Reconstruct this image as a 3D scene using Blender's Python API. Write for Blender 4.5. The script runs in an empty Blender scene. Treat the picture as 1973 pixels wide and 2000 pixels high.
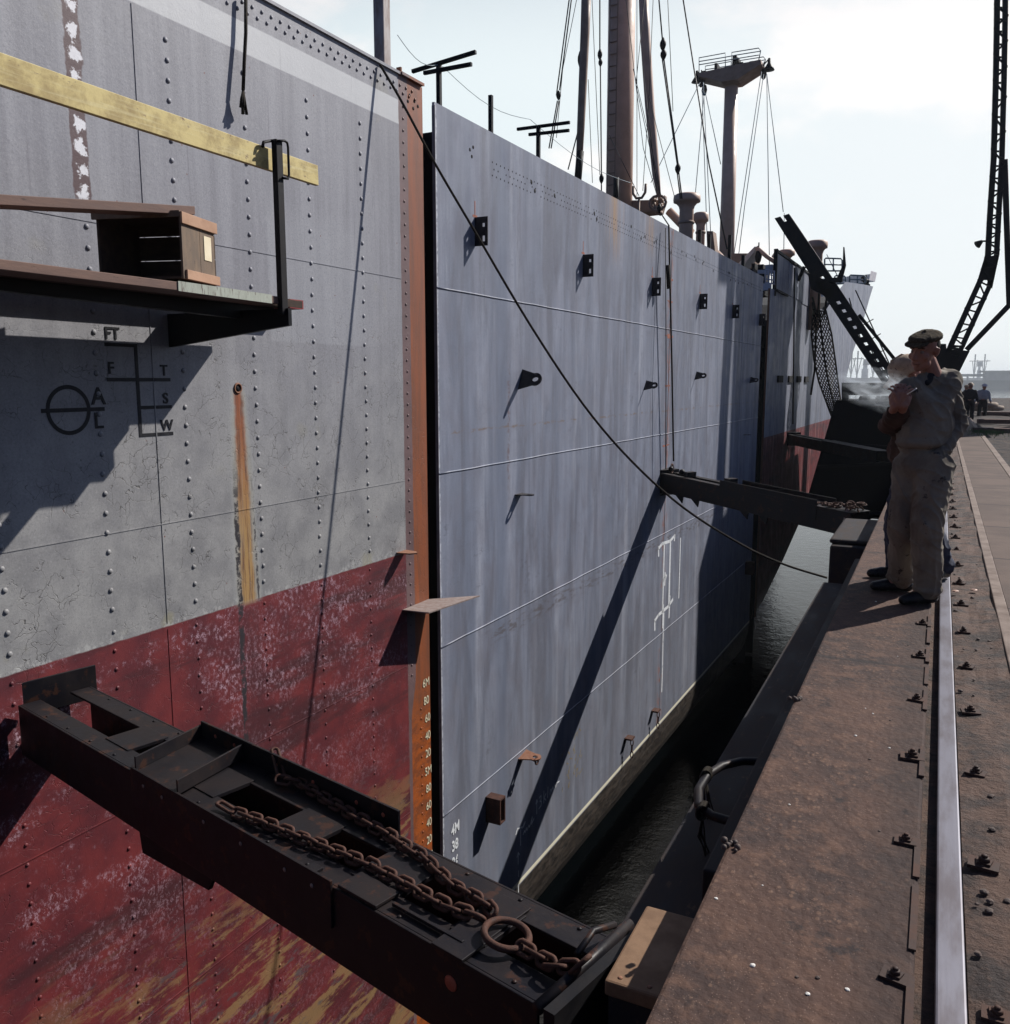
import bpy, bmesh, math, random
from mathutils import Vector, Matrix, noise as mnoise
R = math.radians
random.seed(7)
scn = bpy.context.scene
col = scn.collection
V = Vector
# ------------------------------------------------------------------ camera
F, CX, CY = 1709.0, 986.5, 1000.0
PITCH = math.atan(255 / F); YAW = math.atan(853.5 / math.hypot(F, 255)); EYE = 1.45
cam = bpy.data.cameras.new('camera'); camo = bpy.data.objects.new('camera', cam); col.objects.link(camo)
cam.sensor_fit = 'VERTICAL'; cam.sensor_height = 36; cam.lens = 36 * F / 2000
cam.clip_start = .05; cam.clip_end = 20000
camo.location = (0, 0, EYE); camo.rotation_euler = (R(90) - PITCH, 0, YAW)
scn.camera = camo
# ------------------------------------------------------------------ sky and sun
SKYB = 9.5
SUN = V((1, 1.5, 1.5)).normalized()
EL = math.asin(SUN.z); AZ = math.atan2(SUN.x, SUN.y)
w = bpy.data.worlds.new('World'); scn.world = w; w.use_nodes = True
nt = w.node_tree; bg = nt.nodes['Background']
sky = nt.nodes.new('ShaderNodeTexSky'); sky.sky_type = 'NISHITA'; sky.sun_disc = False
sky.sun_elevation = EL; sky.sun_rotation = AZ; sky.air_density = 1.0; sky.dust_density = 2.2; sky.ozone_density = 1.6
def wn(t, **kw):
    n = nt.nodes.new(t)
    for k_, v_ in kw.items(): setattr(n, k_, v_)
    return n
def wlink(a, b_): nt.links.new(a, b_)
tc = wn('ShaderNodeTexCoord'); sx = wn('ShaderNodeSeparateXYZ'); wlink(tc.outputs['Generated'], sx.inputs[0])
mp = wn('ShaderNodeMapping'); mp.inputs['Scale'].default_value = (1, 1, 2.2); wlink(tc.outputs['Generated'], mp.inputs[0])
nz = wn('ShaderNodeTexNoise'); nz.inputs['Scale'].default_value = 2.4; nz.inputs['Detail'].default_value = 7; nz.inputs['Roughness'].default_value = .55; wlink(mp.outputs[0], nz.inputs[0])
def wr(src, a, b_, c_, d_):
    n = wn('ShaderNodeMapRange', interpolation_type='SMOOTHSTEP'); wlink(src, n.inputs[0])
    for i_, q_ in enumerate((a, b_, c_, d_)): n.inputs[i_ + 1].default_value = q_
    return n.outputs[0]
def wm(a, b_, op='MULTIPLY'):
    n = wn('ShaderNodeMath', operation=op)
    for i_, q_ in enumerate((a, b_)):
        if isinstance(q_, float): n.inputs[i_].default_value = q_
        else: wlink(q_, n.inputs[i_])
    return n.outputs[0]
# bright hazy veil low in the sky on the far side, dimmed overhead and sunward to deepen shade on the hull
low = wr(sx.outputs[2], .30, .62, 1, 0); north = wr(sx.outputs[1], .15, .85, 0, 1); veil = wm(wm(low, north), wr(sx.outputs[0], .10, .45, 1, .12))
cloud = wr(nz.outputs[0], .50, .70, 0, 1)
mx = wn('ShaderNodeMix', data_type='RGBA'); wlink(wm(wm(veil, .88), wm(wm(cloud, .06), .0, 'ADD'), 'ADD'), mx.inputs[0])
dk = wn('ShaderNodeMix', data_type='RGBA', blend_type='MULTIPLY'); dk.inputs[0].default_value = 1; wlink(sky.outputs[0], dk.inputs[6]); dk.inputs[7].default_value = (.26, .34, .52, 1)
wlink(dk.outputs[2], mx.inputs[6])
vc = wn('ShaderNodeMix', data_type='RGBA'); wlink(wm(wr(sx.outputs[0], -.75, .15, 0, 1), wr(nz.outputs[0], .46, .66, 0, .5), 'MAXIMUM'), vc.inputs[0]); vc.inputs[6].default_value = (SKYB * .86, SKYB * .96, SKYB * .975, 1); vc.inputs[7].default_value = (SKYB * .945, SKYB * .985, SKYB * .985, 1)
cl2 = wn('ShaderNodeMix', data_type='RGBA'); wlink(wr(nz.outputs[0], .50, .60, 0, .95), cl2.inputs[0]); wlink(vc.outputs[2], cl2.inputs[6]); cl2.inputs[7].default_value = (SKYB * 1.08, SKYB * 1.05, SKYB * 1.02, 1)
wlink(cl2.outputs[2], mx.inputs[7])
wlink(mx.outputs[2], bg.inputs[0]); bg.inputs[1].default_value = .1
sl = bpy.data.lights.new('sun', 'SUN'); sl.energy = 5.0; sl.angle = R(.5); sl.color = (1, .955, .89)
so = bpy.data.objects.new('sun', sl); col.objects.link(so); so.rotation_euler = SUN.to_track_quat('Z', 'Y').to_euler()
scn.view_settings.view_transform = 'Standard'; scn.view_settings.look = 'None'; scn.view_settings.exposure = .18; scn.view_settings.gamma = 1
scn.render.engine = 'CYCLES'
scn.cycles.max_bounces = 6

# ------------------------------------------------------------------ survey helpers: points of the place measured on real planes
_f = V((-math.sin(YAW) * math.cos(PITCH), math.cos(YAW) * math.cos(PITCH), -math.sin(PITCH)))
_r = V((math.cos(YAW), math.sin(YAW), 0)); _u = _r.cross(_f); CAM = V((0, 0, EYE))
def ray(u, v): u /= .966; v /= .966; return _f + _r * ((u - CX) / F) - _u * ((v - CY) / F)
def P(u, v, x=None, y=None, z=None):
    r = ray(u, v)
    t = x / r.x if x is not None else y / r.y if y is not None else (z - EYE) / r.z
    return CAM + r * t
HA = R(.95); HD = V((math.sin(HA), math.cos(HA), 0)); HN = V((HD.y, -HD.x, 0)); HO = V((-4.75, 0, 0))
def hw(s, z, o=0.0): return HO + HD * s + HN * o + V((0, 0, z))
def hp(u, v, o=0.0):
    r = ray(u, v); t = (HO + HN * o - CAM).dot(HN) / r.dot(HN); q = CAM + r * t
    return (q - HO).dot(HD), q.z
def hq(u, v, o=0.0): s, z = hp(u, v, o); return hw(s, z, o)
def PV(u, v, A, B):
    d = (B - A); n = V((d.y, -d.x, 0)); r = ray(u, v); return CAM + r * ((A - CAM).dot(n) / r.dot(n))

# ------------------------------------------------------------------ mesh builder
class MB:
    def __init__(s): s.v = []; s.f = []; s.m = []; s.mi = 0; s.sm = []; s.smooth = False
    def add(s, vs, fs):
        b = len(s.v); s.v += [V(p) for p in vs]
        for f in fs: s.f.append([i + b for i in f]); s.m.append(s.mi); s.sm.append(s.smooth)
        return s
    def obox(s, o, a, b, c):     # corner o, edge vectors a b c
        o, a, b, c = V(o), V(a), V(b), V(c)
        if a.cross(b).dot(c) < 0: a, b = b, a
        return s.add([o, o + a, o + a + b, o + b, o + c, o + a + c, o + a + b + c, o + b + c],
            [(0, 3, 2, 1), (4, 5, 6, 7), (0, 1, 5, 4), (1, 2, 6, 5), (2, 3, 7, 6), (3, 0, 4, 7)])
    def box(s, x0, x1, y0, y1, z0, z1): return s.obox((x0, y0, z0), (x1 - x0, 0, 0), (0, y1 - y0, 0), (0, 0, z1 - z0))
    def hbox(s, s0, s1, z0, z1, o0, o1): return s.obox(hw(s0, z0, o0), HD * (s1 - s0), V((0, 0, z1 - z0)), HN * (o1 - o0))
    def bar(s, p, q, w, h=None, up=(0, 0, 1)):
        p, q = V(p), V(q); h = h or w; d = (q - p).normalized(); sd = d.cross(V(up))
        if sd.length < 1e-4: sd = d.cross(V((1, 0, 0)))
        sd.normalize(); u2 = sd.cross(d)
        return s.obox(p - sd * w / 2 - u2 * h / 2, q - p, sd * w, u2 * h)
    def tube(s, pts, r, n=8, closed=False, caps=True):
        pts = [V(p) for p in pts]; rs = r if isinstance(r, (list, tuple)) else [r] * len(pts)
        vs = []; N = len(pts); up = None
        for i, p in enumerate(pts):
            a = pts[i - 1] if (i or closed) else p; b = pts[(i + 1) % N] if (i < N - 1 or closed) else p
            d = (b - a).normalized()
            if up is None:
                up = V((0, 0, 1)) if abs(d.z) < .9 else V((1, 0, 0))
            sd = d.cross(up); sd.normalize(); up = sd.cross(d).normalized()
            for k in range(n):
                t = 2 * math.pi * k / n; vs.append(p + (sd * math.cos(t) + up * math.sin(t)) * rs[i])
        fs = []
        for i in range(N if closed else N - 1):
            j = (i + 1) % N
            for k in range(n): fs.append((i * n + k, i * n + (k + 1) % n, j * n + (k + 1) % n, j * n + k))
        if caps and not closed: fs.append(tuple(range(n))[::-1]); fs.append(tuple((N - 1) * n + k for k in range(n)))
        old = s.smooth; s.smooth = True; s.add(vs, fs); s.smooth = old; return s
    def lathe(s, base, axis, prof, n=20, up=None):     # prof: (r, h)
        base, axis = V(base), V(axis).normalized(); e = axis.orthogonal().normalized(); g = axis.cross(e)
        vs = []
        for r, h in prof:
            for k in range(n): t = 2 * math.pi * k / n; vs.append(base + axis * h + (e * math.cos(t) + g * math.sin(t)) * max(r, 1e-4))
        fs = [(i * n + k, i * n + (k + 1) % n, (i + 1) * n + (k + 1) % n, (i + 1) * n + k) for i in range(len(prof) - 1) for k in range(n)]
        fs.append(tuple(range(n))[::-1]); fs.append(tuple((len(prof) - 1) * n + k for k in range(n)))
        old = s.smooth; s.smooth = True; s.add(vs, fs); s.smooth = old; return s
    def prism(s, poly, ext):      # poly: 3D points (planar), ext vector
        poly = [V(p) for p in poly]; ext = V(ext); n = len(poly)
        nn = V((0, 0, 0))
        for i in range(n): nn += poly[i].cross(poly[(i + 1) % n])
        if nn.dot(ext) < 0: poly.reverse()
        vs = poly + [p + ext for p in poly]
        return s.add(vs, [tuple(range(n))[::-1], tuple(range(n, 2 * n))] + [(i, (i + 1) % n, n + (i + 1) % n, n + i) for i in range(n)])
    def dome(s, c, nrm, r, h, n=8):
        c, nrm = V(c), V(nrm).normalized(); return s.lathe(c, nrm, [(r, 0), (r * .85, h * .55), (r * .45, h * .93), (.0005, h)], n)
    def ball(s, c, r, n=10, sc=(1, 1, 1)):
        vs = []; fs = []; m = n // 2
        for i in range(m + 1):
            a = math.pi * i / m
            for k in range(n):
                t = 2 * math.pi * k / n; rr = max(math.sin(a), 1e-3)
                vs.append(V(c) + V((rr * math.cos(t) * r * sc[0], rr * math.sin(t) * r * sc[1], -math.cos(a) * r * sc[2])))
        for i in range(m):
            for k in range(n): fs.append((i * n + k, i * n + (k + 1) % n, (i + 1) * n + (k + 1) % n, (i + 1) * n + k))
        fs.append(tuple(range(n))[::-1]); fs.append(tuple(m * n + k for k in range(n)))
        old = s.smooth; s.smooth = True; s.add(vs, fs); s.smooth = old; return s
    def mesh(s, name, mats, base=(0, 0, 0)):
        b = V(base); me = bpy.data.meshes.new(name); me.from_pydata([tuple(p - b) for p in s.v], [], s.f); me.validate(clean_customdata=False)
        for m in (mats if isinstance(mats, (list, tuple)) else [mats]): me.materials.append(m)
        if len(me.polygons) == len(s.f):
            me.polygons.foreach_set('material_index', s.m); me.polygons.foreach_set('use_smooth', s.sm)
        me.update(); return me
    def build(s, name, mats, parent=None, base=None, bevel=0):
        if base is None: base = parent.location if parent else V((0, 0, 0))
        if parent and parent.parent: base = parent.parent.location
        o = bpy.data.objects.new(name, s.mesh(name, mats, base)); col.objects.link(o)
        if parent: o.parent = parent
        else: o.location = base
        if bevel:
            m = o.modifiers.new('b', 'BEVEL'); m.width = bevel; m.segments = 2; m.limit_method = 'ANGLE'; m.harden_normals = False
        return o
def tag(o, label=None, cat=None, group=None, kind=None):
    if label: o['label'] = label
    if cat: o['category'] = cat
    if group: o['group'] = group
    if kind: o['kind'] = kind
    return o
def thing(name, base, label, cat, group=None):
    o = bpy.data.objects.new(name, None); o.empty_display_size = .1; col.objects.link(o); o.location = V(base)
    return tag(o, label, cat, group)
def inst(me, name, parent, loc, rot=None, sc=None):
    o = bpy.data.objects.new(name, me); col.objects.link(o); o.parent = parent
    o.location = V(loc) - (parent.location if parent else V((0, 0, 0)))
    if rot is not None: o.rotation_mode = 'QUATERNION'; o.rotation_quaternion = rot
    if sc: o.scale = sc if isinstance(sc, (tuple, list)) else (sc,) * 3
    return o

# ------------------------------------------------------------------ materials
class NM:
    def __init__(s, name):
        s.mat = bpy.data.materials.new(name); s.mat.use_nodes = True; s.t = s.mat.node_tree; s.n = s.t.nodes; s.b = s.n['Principled BSDF']
        g = s.n.new('ShaderNodeNewGeometry'); s.pos = g.outputs['Position']
        sp = s.n.new('ShaderNodeSeparateXYZ'); s.t.links.new(s.pos, sp.inputs[0]); s.x, s.y, s.z = sp.outputs
    def L(s, a, b): s.t.links.new(a, b)
    def set(s, inp, v):
        if hasattr(v, 'links') or isinstance(v, bpy.types.NodeSocket): s.L(v, inp)
        else: inp.default_value = v
    def obj(s):
        c = s.n.new('ShaderNodeTexCoord'); s.pos = c.outputs['Object']; sp = s.n.new('ShaderNodeSeparateXYZ'); s.L(s.pos, sp.inputs[0]); s.x, s.y, s.z = sp.outputs; return s
    def m(s, op, a, b=0.0, c=None, cl=False):
        n = s.n.new('ShaderNodeMath'); n.operation = op; n.use_clamp = cl; s.set(n.inputs[0], a); s.set(n.inputs[1], b)
        if c is not None: s.set(n.inputs[2], c)
        return n.outputs[0]
    def vec(s, sc):
        n = s.n.new('ShaderNodeMapping'); n.inputs['Scale'].default_value = sc; s.L(s.pos, n.inputs[0]); return n.outputs[0]
    def noise(s, sc=1.0, vs=(1, 1, 1), det=6, ro=.6, dist=0.0):
        n = s.n.new('ShaderNodeTexNoise'); s.L(s.vec(vs), n.inputs[0]); n.inputs['Scale'].default_value = sc; n.inputs['Detail'].default_value = det
        n.inputs['Roughness'].default_value = ro; n.inputs['Distortion'].default_value = dist; return n.outputs[0]
    def vor(s, sc, vs=(1, 1, 1), feat='F1', out='Distance', rnd=1.0):
        n = s.n.new('ShaderNodeTexVoronoi'); n.feature = feat; s.L(s.vec(vs), n.inputs[0]); n.inputs['Scale'].default_value = sc; n.inputs['Randomness'].default_value = rnd; return n.outputs[out]
    def st(s, a, lo, hi, o0=0.0, o1=1.0):   # smooth step
        n = s.n.new('ShaderNodeMapRange'); n.interpolation_type = 'SMOOTHSTEP'; s.set(n.inputs[0], a); s.set(n.inputs[1], lo); s.set(n.inputs[2], hi); n.inputs[3].default_value = o0; n.inputs[4].default_value = o1; return n.outputs[0]
    def band(s, a, c, h, e=.01): # 1 within c +- h
        d = s.m('ABSOLUTE', s.m('SUBTRACT', a, c)); return s.st(d, s.m('SUBTRACT', h, e) if not isinstance(h, (int, float)) else h - e, s.m('ADD', h, e) if not isinstance(h, (int, float)) else h + e, 1, 0)
    def mix(s, f, a, b):
        n = s.n.new('ShaderNodeMix'); n.data_type = 'RGBA'; s.set(n.inputs[0], f)
        for i, c in ((6, a), (7, b)): s.set(n.inputs[i], (*c, 1) if isinstance(c, tuple) and len(c) == 3 else c)
        return n.outputs[2]
    def bump(s, h, st=.5, d=.01, nrm=None):
        n = s.n.new('ShaderNodeBump'); n.inputs['Strength'].default_value = st; n.inputs['Distance'].default_value = d; s.L(h, n.inputs['Height'])
        if nrm: s.L(nrm, n.inputs['Normal'])
        s.nrm = n.outputs[0]; s.L(n.outputs[0], s.b.inputs['Normal']); return n.outputs[0]
    def out(s, c, ro=.6, me=0.0, sp=.5):
        s.set(s.b.inputs['Base Color'], (*c, 1) if isinstance(c, tuple) and len(c) == 3 else c); s.set(s.b.inputs['Roughness'], ro); s.set(s.b.inputs['Metallic'], me)
        s.b.inputs['Specular IOR Level'].default_value = sp; return s.mat
def worn(name, c1, c2, sc=6, ro=.6, vs=(1, 1, 1), bump=.3, bd=.004, c3=None, t3=.62, me=0.0, local=False, sp=.5):
    if max(c1) < .06: sp = .22
    k = NM(name)
    if local: k.obj()
    n1 = k.noise(sc, vs, 8, .65); c = k.mix(k.st(n1, .35, .68), c1, c2)
    if c3: c = k.mix(k.st(k.noise(sc * 2.3, vs, 8, .7), t3, t3 + .06), c, c3)
    k.bump(k.noise(sc * 6, vs, 6, .7), bump, bd)
    return k.out(c, k.st(n1, .3, .7, ro - .1, ro + .12), me, sp)

def hull_material(kind):
    k = NM('hull_' + kind); y, z = k.y, k.z
    fine = k.noise(70, (1, 1, 1), 6, .78); mid = k.noise(3.2, (1, 1, 1), 7, .6); streak = k.noise(1, (7, 9, .55), 6, .65); big = k.noise(.7, (1, 1, 1), 4, .5)
    flake = k.noise(16, (1, 1, 1), 8, .75); flk2 = k.noise(30, (1, 1.0, .8), 9, .86)
    edge = k.m('MULTIPLY', k.m('SUBTRACT', k.noise(9, (1, 1, 1), 5, .6), .5), .05)
    if kind == 'stern':
        up = k.mix(k.st(streak, .3, .7), (.205, .205, .235), (.285, .287, .32))
        lo = k.mix(k.st(mid, .35, .65), (.215, .212, .215), (.305, .30, .295))
        g = k.mix(k.st(k.m('ADD', z, k.m('MULTIPLY', k.m('SUBTRACT', big, .5), 1.6)), -.2, 3.0), lo, up)
        # repainted squares
        sq = k.m('MULTIPLY', k.st(z, 1.75, 1.77), k.st(k.m('ADD', y, edge), 5.35, 5.37)); sq = k.m('MULTIPLY', sq, k.st(y, 6.4, 6.8, 1, 0)); sq = k.m('MULTIPLY', sq, k.st(z, 2.6, 2.9, 1, 0))
        g = k.mix(k.m('MULTIPLY', sq, .35), g, (.36, .37, .40))
        g = k.mix(k.m('MULTIPLY', k.st(fine, .50, .66), .42), g, (.12, .12, .135)); g = k.mix(k.m('MULTIPLY', k.st(fine, .46, .34), .35), g, (.40, .40, .42)); chip = k.m('MULTIPLY', k.st(k.noise(26, (1, 1, .8), 9, .8), .63, .66), k.st(z, 3.2, .6, .3, 1)); g = k.mix(k.m('MULTIPLY', chip, .7), g, (.07, .06, .06)); chl = k.m('MULTIPLY', k.st(k.noise(21, (1.3, 1, .7), 9, .8), .64, .67), k.st(z, 3.2, .6, .3, 1)); g = k.mix(k.m('MULTIPLY', chl, .6), g, (.45, .44, .43))
        yl = k.m('MULTIPLY', k.st(k.noise(2.4, (1, 1, 1), 3, .5), .66, .76), k.st(z, 0, 1, 1, .4)); g = k.mix(k.m('MULTIPLY', yl, .35), g, (.30, .27, .12))
        band_ = k.band(z, 3.895, .105, .006); g = k.mix(k.m('MULTIPLY', band_, k.st(streak, .2, .5, .75, 1)), g, (.50, .51, .53))
        # fine drip lines
        drip = k.m('MULTIPLY', k.st(k.noise(1, (1, 28, .8), 5, .7), .62, .7), k.st(z, 1.5, 3.2)); g = k.mix(k.m('MULTIPLY', drip, .45), g, (.13, .12, .15))
        # cracks in thick old paint
        dst = k.n.new('ShaderNodeVectorMath'); dst.operation = 'ADD'
        nn = k.n.new('ShaderNodeTexNoise'); k.L(k.pos, nn.inputs[0]); nn.inputs['Scale'].default_value = 5; nn.inputs['Detail'].default_value = 4
        sc_ = k.n.new('ShaderNodeVectorMath'); sc_.operation = 'SCALE'; k.L(nn.outputs[1], sc_.inputs[0]); sc_.inputs['Scale'].default_value = .35
        k.L(k.pos, dst.inputs[0]); k.L(sc_.outputs[0], dst.inputs[1])
        vv = k.n.new('ShaderNodeTexVoronoi'); vv.feature = 'DISTANCE_TO_EDGE'; k.L(dst.outputs[0], vv.inputs[0]); vv.inputs['Scale'].default_value = 7.5
        crm = k.m('MULTIPLY', k.st(k.noise(2.6, (1, 1, 1), 6, .7), .45, .56), k.st(z, 2.6, 1.0))
        crack = k.m('MULTIPLY', k.st(vv.outputs[0], .004, .016, 1, 0), crm)
        g = k.mix(k.m('MULTIPLY', crack, .75), g, (.07, .065, .06))
        spots = k.m('MULTIPLY', k.st(k.vor(9), .07, .05), k.st(mid, .5, .6)); g = k.mix(spots, g, (.16, .05, .04))
        # scraped rivet column with bare patches
        sm = k.m('MULTIPLY', k.band(k.m('ADD', y, k.m('MULTIPLY', edge, 1.3)), 3.78, .055, .006), k.st(z, 2.5, 2.55)); g = k.mix(sm, g, (.085, .045, .05))
        cell = k.m('ABSOLUTE', k.m('SUBTRACT', k.m('FRACT', k.m('MULTIPLY', z, 7.6)), .5))
        dyy = k.m('MULTIPLY', k.m('SUBTRACT', y, 3.785), 8.5); rr = k.m('ADD', k.m('SQRT', k.m('ADD', k.m('MULTIPLY', dyy, dyy), k.m('MULTIPLY', cell, cell))), k.m('ADD', k.m('MULTIPLY', k.m('SUBTRACT', flake, .5), 1.5), k.m('MULTIPLY', edge, 9)))
        g = k.mix(k.m('MULTIPLY', sm, k.st(rr, .27, .36, 1, 0)), g, (.72, .72, .76))
    else:
        stb = k.noise(1, (2, 2.4, .35), 8, .68, .8); g = k.mix(k.st(k.m('ADD', k.m('MULTIPLY', stb, .75), k.m('MULTIPLY', streak, .25)), .34, .66), (.135, .155, .21), (.24, .26, .33))
        st2 = k.noise(1, (2, 2.6, .16), 5, .6); g = k.mix(k.m('MULTIPLY', k.st(st2, .52, .74), .75), g, (.36, .38, .45))
        st3 = k.noise(1.3, (2, 2.0, .3), 4, .6, .6); g = k.mix(k.m('MULTIPLY', k.st(st3, .47, .64), .62), g, (.105, .11, .14)); st4 = k.noise(2.1, (1, 1, .8), 8, .72, .8); g = k.mix(k.m('MULTIPLY', k.st(st4, .52, .7), .35), g, (.105, .105, .13)); g = k.mix(k.m('MULTIPLY', k.st(z, -1.5, -4), .30), g, (.11, .115, .135))
        g = k.mix(k.m('MULTIPLY', k.st(fine, .50, .66), .40), g, (.10, .105, .13)); g = k.mix(k.m('MULTIPLY', k.st(fine, .46, .34), .30), g, (.34, .36, .42)); sct = k.m('MULTIPLY', k.st(k.noise(3.2, (1, 1, 2.4), 9, .8), .56, .64), k.st(k.noise(.8, det=3), .5, .6)); g = k.mix(k.m('MULTIPLY', sct, .45), g, (.08, .08, .10))
        g = k.mix(k.m('MULTIPLY', k.st(mid, .3, .62, 1, 0), .28), g, (.21, .195, .22))
    if kind == 'middle':
        g = k.mix(k.m('MULTIPLY', k.m('ADD', k.band(y, 9.22, .13, .1), k.m('MULTIPLY', k.band(y, 8.45, .1, .1), .7)), .5), g, (.125, .15, .21))  # soft plate shading painted in as two bluish vertical bands
        rs = k.m('MULTIPLY', k.m('MULTIPLY', k.band(k.m('ADD', y, k.m('MULTIPLY', edge, 4)), 12.9, .28, .2), k.st(z, 3.0, 3.9)), k.st(streak, .35, .7)); g = k.mix(rs, g, (.36, .21, .09))
        rs = k.m('MULTIPLY', k.m('MULTIPLY', k.band(y, 14.6, .2, .2), k.st(z, 3.3, 3.9)), k.st(streak, .35, .7)); g = k.mix(k.m('MULTIPLY', rs, .7), g, (.36, .21, .09))
        sc2 = k.m('MULTIPLY', k.m('MULTIPLY', k.band(z, -1.53, .09, .06), k.st(k.noise(4, (1, 1, 5), 6, .7), .5, .6)), k.st(y, 8.6, 9.2)); g = k.mix(k.m('MULTIPLY', sc2, .7), g, (.09, .075, .075))
        sc2 = k.m('MULTIPLY', k.band(k.m('ADD', z, edge), .92, .015, .01), k.st(k.noise(6, (1, 1, 3), 6, .7), .47, .6)); g = k.mix(k.m('MULTIPLY', sc2, .8), g, (.17, .12, .09))
        rst = k.m('MULTIPLY', k.band(k.m('ADD', y, edge), 15.8, .14, .12), k.st(k.noise(7, (1, 1, .5), 6, .7), .5, .62)); g = k.mix(k.m('MULTIPLY', rst, .7), g, (.28, .10, .055))
        ft = k.m('MULTIPLY', k.band(k.m('ADD', y, edge), 9.4, .03, .03), k.m('MULTIPLY', k.band(z, .9, .75, .3), k.st(flake, .45, .6))); g = k.mix(k.m('MULTIPLY', ft, .8), g, (.13, .08, .08))
        we = k.band(k.m('ADD', y, edge), 7.8, .028, .006); g = k.mix(k.m('MULTIPLY', we, k.st(flake, .4, .55)), g, (.5, .52, .57))
        wl = k.band(z, -5.115, .03, .008); g = k.mix(k.m('MULTIPLY', wl, k.st(flake, .3, .4, .4, 1)), g, (.80, .76, .60))
        bt = k.st(z, -5.16, -5.17); br = k.mix(k.st(k.noise(5, (1, 1, 3), 7, .7), .42, .6), (.060, .048, .040), (.018, .015, .014)); g = k.mix(bt, g, br)
        c = g
    else:
        top = -.22 if kind == 'stern' else -.1
        red = k.mix(k.st(mid, .32, .66), (.175, .027, .029), (.10, .018, .024))
        red = k.mix(k.m('MULTIPLY', k.st(k.noise(.9, (1, .35, 2.6), 7, .68), .50, .64), .8), red, (.050, .016, .020))
        nearm = k.st(y, 2.0, 7.0, 1, .5) if kind == 'stern' else .2
        pm = k.m('MULTIPLY', k.st(flk2, .52, .56), k.st(k.noise(1.1, (1, .8, 1.4), 7, .74), .47, .58))
        pm = k.m('MULTIPLY', pm, nearm); pm = k.m('MULTIPLY', pm, k.st(z, -2.6, -.8, .30, 1)); red = k.mix(pm, red, (.52, .36, .43))
        tiny = k.m('MULTIPLY', k.st(k.noise(75, (1, 1, .7), 4, .7), .64, .72), .4); red = k.mix(tiny, red, (.45, .28, .34))
        if kind == 'stern':
            oc = k.m('MULTIPLY', k.st(k.noise(1.5, (1, .55, 2.4), 8, .74), .50, .56), k.st(z, -2.0, -3.2)); red = k.mix(k.m('MULTIPLY', oc, .75), red, (.29, .18, .08))
            gr = k.m('MULTIPLY', k.st(k.noise(3.0, (1, .7, 2.5), 8, .74), .56, .61), k.st(z, -1.9, -3.0)); red = k.mix(k.m('MULTIPLY', gr, .7), red, (.09, .085, .09))
            sw = k.m('MULTIPLY', k.band(k.m('ADD', z, edge), -.24, .06, .05), k.st(flake, .52, .58)); g = k.mix(k.m('MULTIPLY', sw, .6), g, (.5, .5, .48))
        else:
            stv = k.st(k.noise(1, (3, 3.2, .22), 6, .7), .53, .62); red = k.mix(k.m('MULTIPLY', stv, .55), red, (.42, .22, .20))
        c = k.mix(k.st(k.m('ADD', z, k.m('MULTIPLY', edge, .35)), top + .006, top - .006), g, red)
        if kind == 'stern':
            # overboard hole stain
            dz = k.m('SUBTRACT', 1.4, z); wdt = k.m('ADD', .026, k.m('MULTIPLY', k.m('SQRT', k.m('MAXIMUM', dz, 0.0)), .036))
            ctr = k.m('ADD', 4.985, k.m('MULTIPLY', dz, .012)); ye = k.m('ADD', y, k.m('MULTIPLY', edge, 1.3))
            live = k.m('MULTIPLY', k.st(z, 1.41, 1.38), k.st(z, -.2, -.26, 1, .0))
            halo = k.m('MULTIPLY', k.band(ye, ctr, k.m('MULTIPLY', wdt, 2.0), .03), live); c = k.mix(k.m('MULTIPLY', halo, .45), c, (.40, .42, .42))
            rustc = k.mix(k.st(z, .2, 1.35), (.38, .23, .09), (.28, .075, .025)); rustc = k.mix(k.st(k.noise(1, (1, 30, 2), 5, .7), .42, .65), rustc, (.12, .05, .03))
            c = k.mix(k.m('MULTIPLY', k.band(ye, ctr, k.m('MULTIPLY', wdt, 1.7), .035), k.m('MULTIPLY', live, .4)), c, (.30, .24, .15)); c = k.mix(k.m('MULTIPLY', k.m('MULTIPLY', k.band(ye, ctr, wdt, .022), live), k.st(k.noise(1, (1, 26, 1.3), 6, .7), .25, .5, .55, 1)), c, rustc)
            lft = k.m('MULTIPLY', k.band(ye, k.m('SUBTRACT', ctr, k.m('ADD', wdt, .02)), .024, .008), k.m('MULTIPLY', k.st(z, .95, .5), k.st(flake, .40, .52)))
            lft = k.m('MULTIPLY', lft, k.st(z, -1.7, -1.2)); c = k.mix(lft, c, (.030, .026, .030))
            rgt = k.m('MULTIPLY', k.band(ye, k.m('ADD', ctr, k.m('ADD', wdt, .035)), .010, .006), k.m('MULTIPLY', k.st(z, 1.0, .3), k.st(flake, .45, .55)))
            c = k.mix(k.m('MULTIPLY', rgt, live), c, (.06, .055, .06))
            s2 = k.m('MULTIPLY', k.band(ye, 5.03, .075, .03), k.m('MULTIPLY', k.st(z, -.25, -.3), k.st(z, -1.9, -1.0))); c = k.mix(k.m('MULTIPLY', s2, k.st(flake, .4, .6, .2, .6)), c, (.07, .02, .025))
            # bare steel frame strip at the cut
            ys = k.m('ADD', y, k.m('MULTIPLY', edge, .45))
            c = k.mix(k.st(ys, 7.165, 7.175), c, k.mix(k.st(mid, .35, .65), (.12, .075, .075), (.165, .10, .10)))
            orc = k.mix(k.st(k.noise(1, (6, 12, 1.2), 7, .7), .35, .68), (.27, .075, .025), (.17, .06, .03)); orc = k.mix(k.st(z, -1.4, -2.4), orc, k.mix(k.st(k.noise(2.5, (1, 2, 4), 7, .7), .4, .62), (.36, .085, .014), (.20, .055, .018)))
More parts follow.
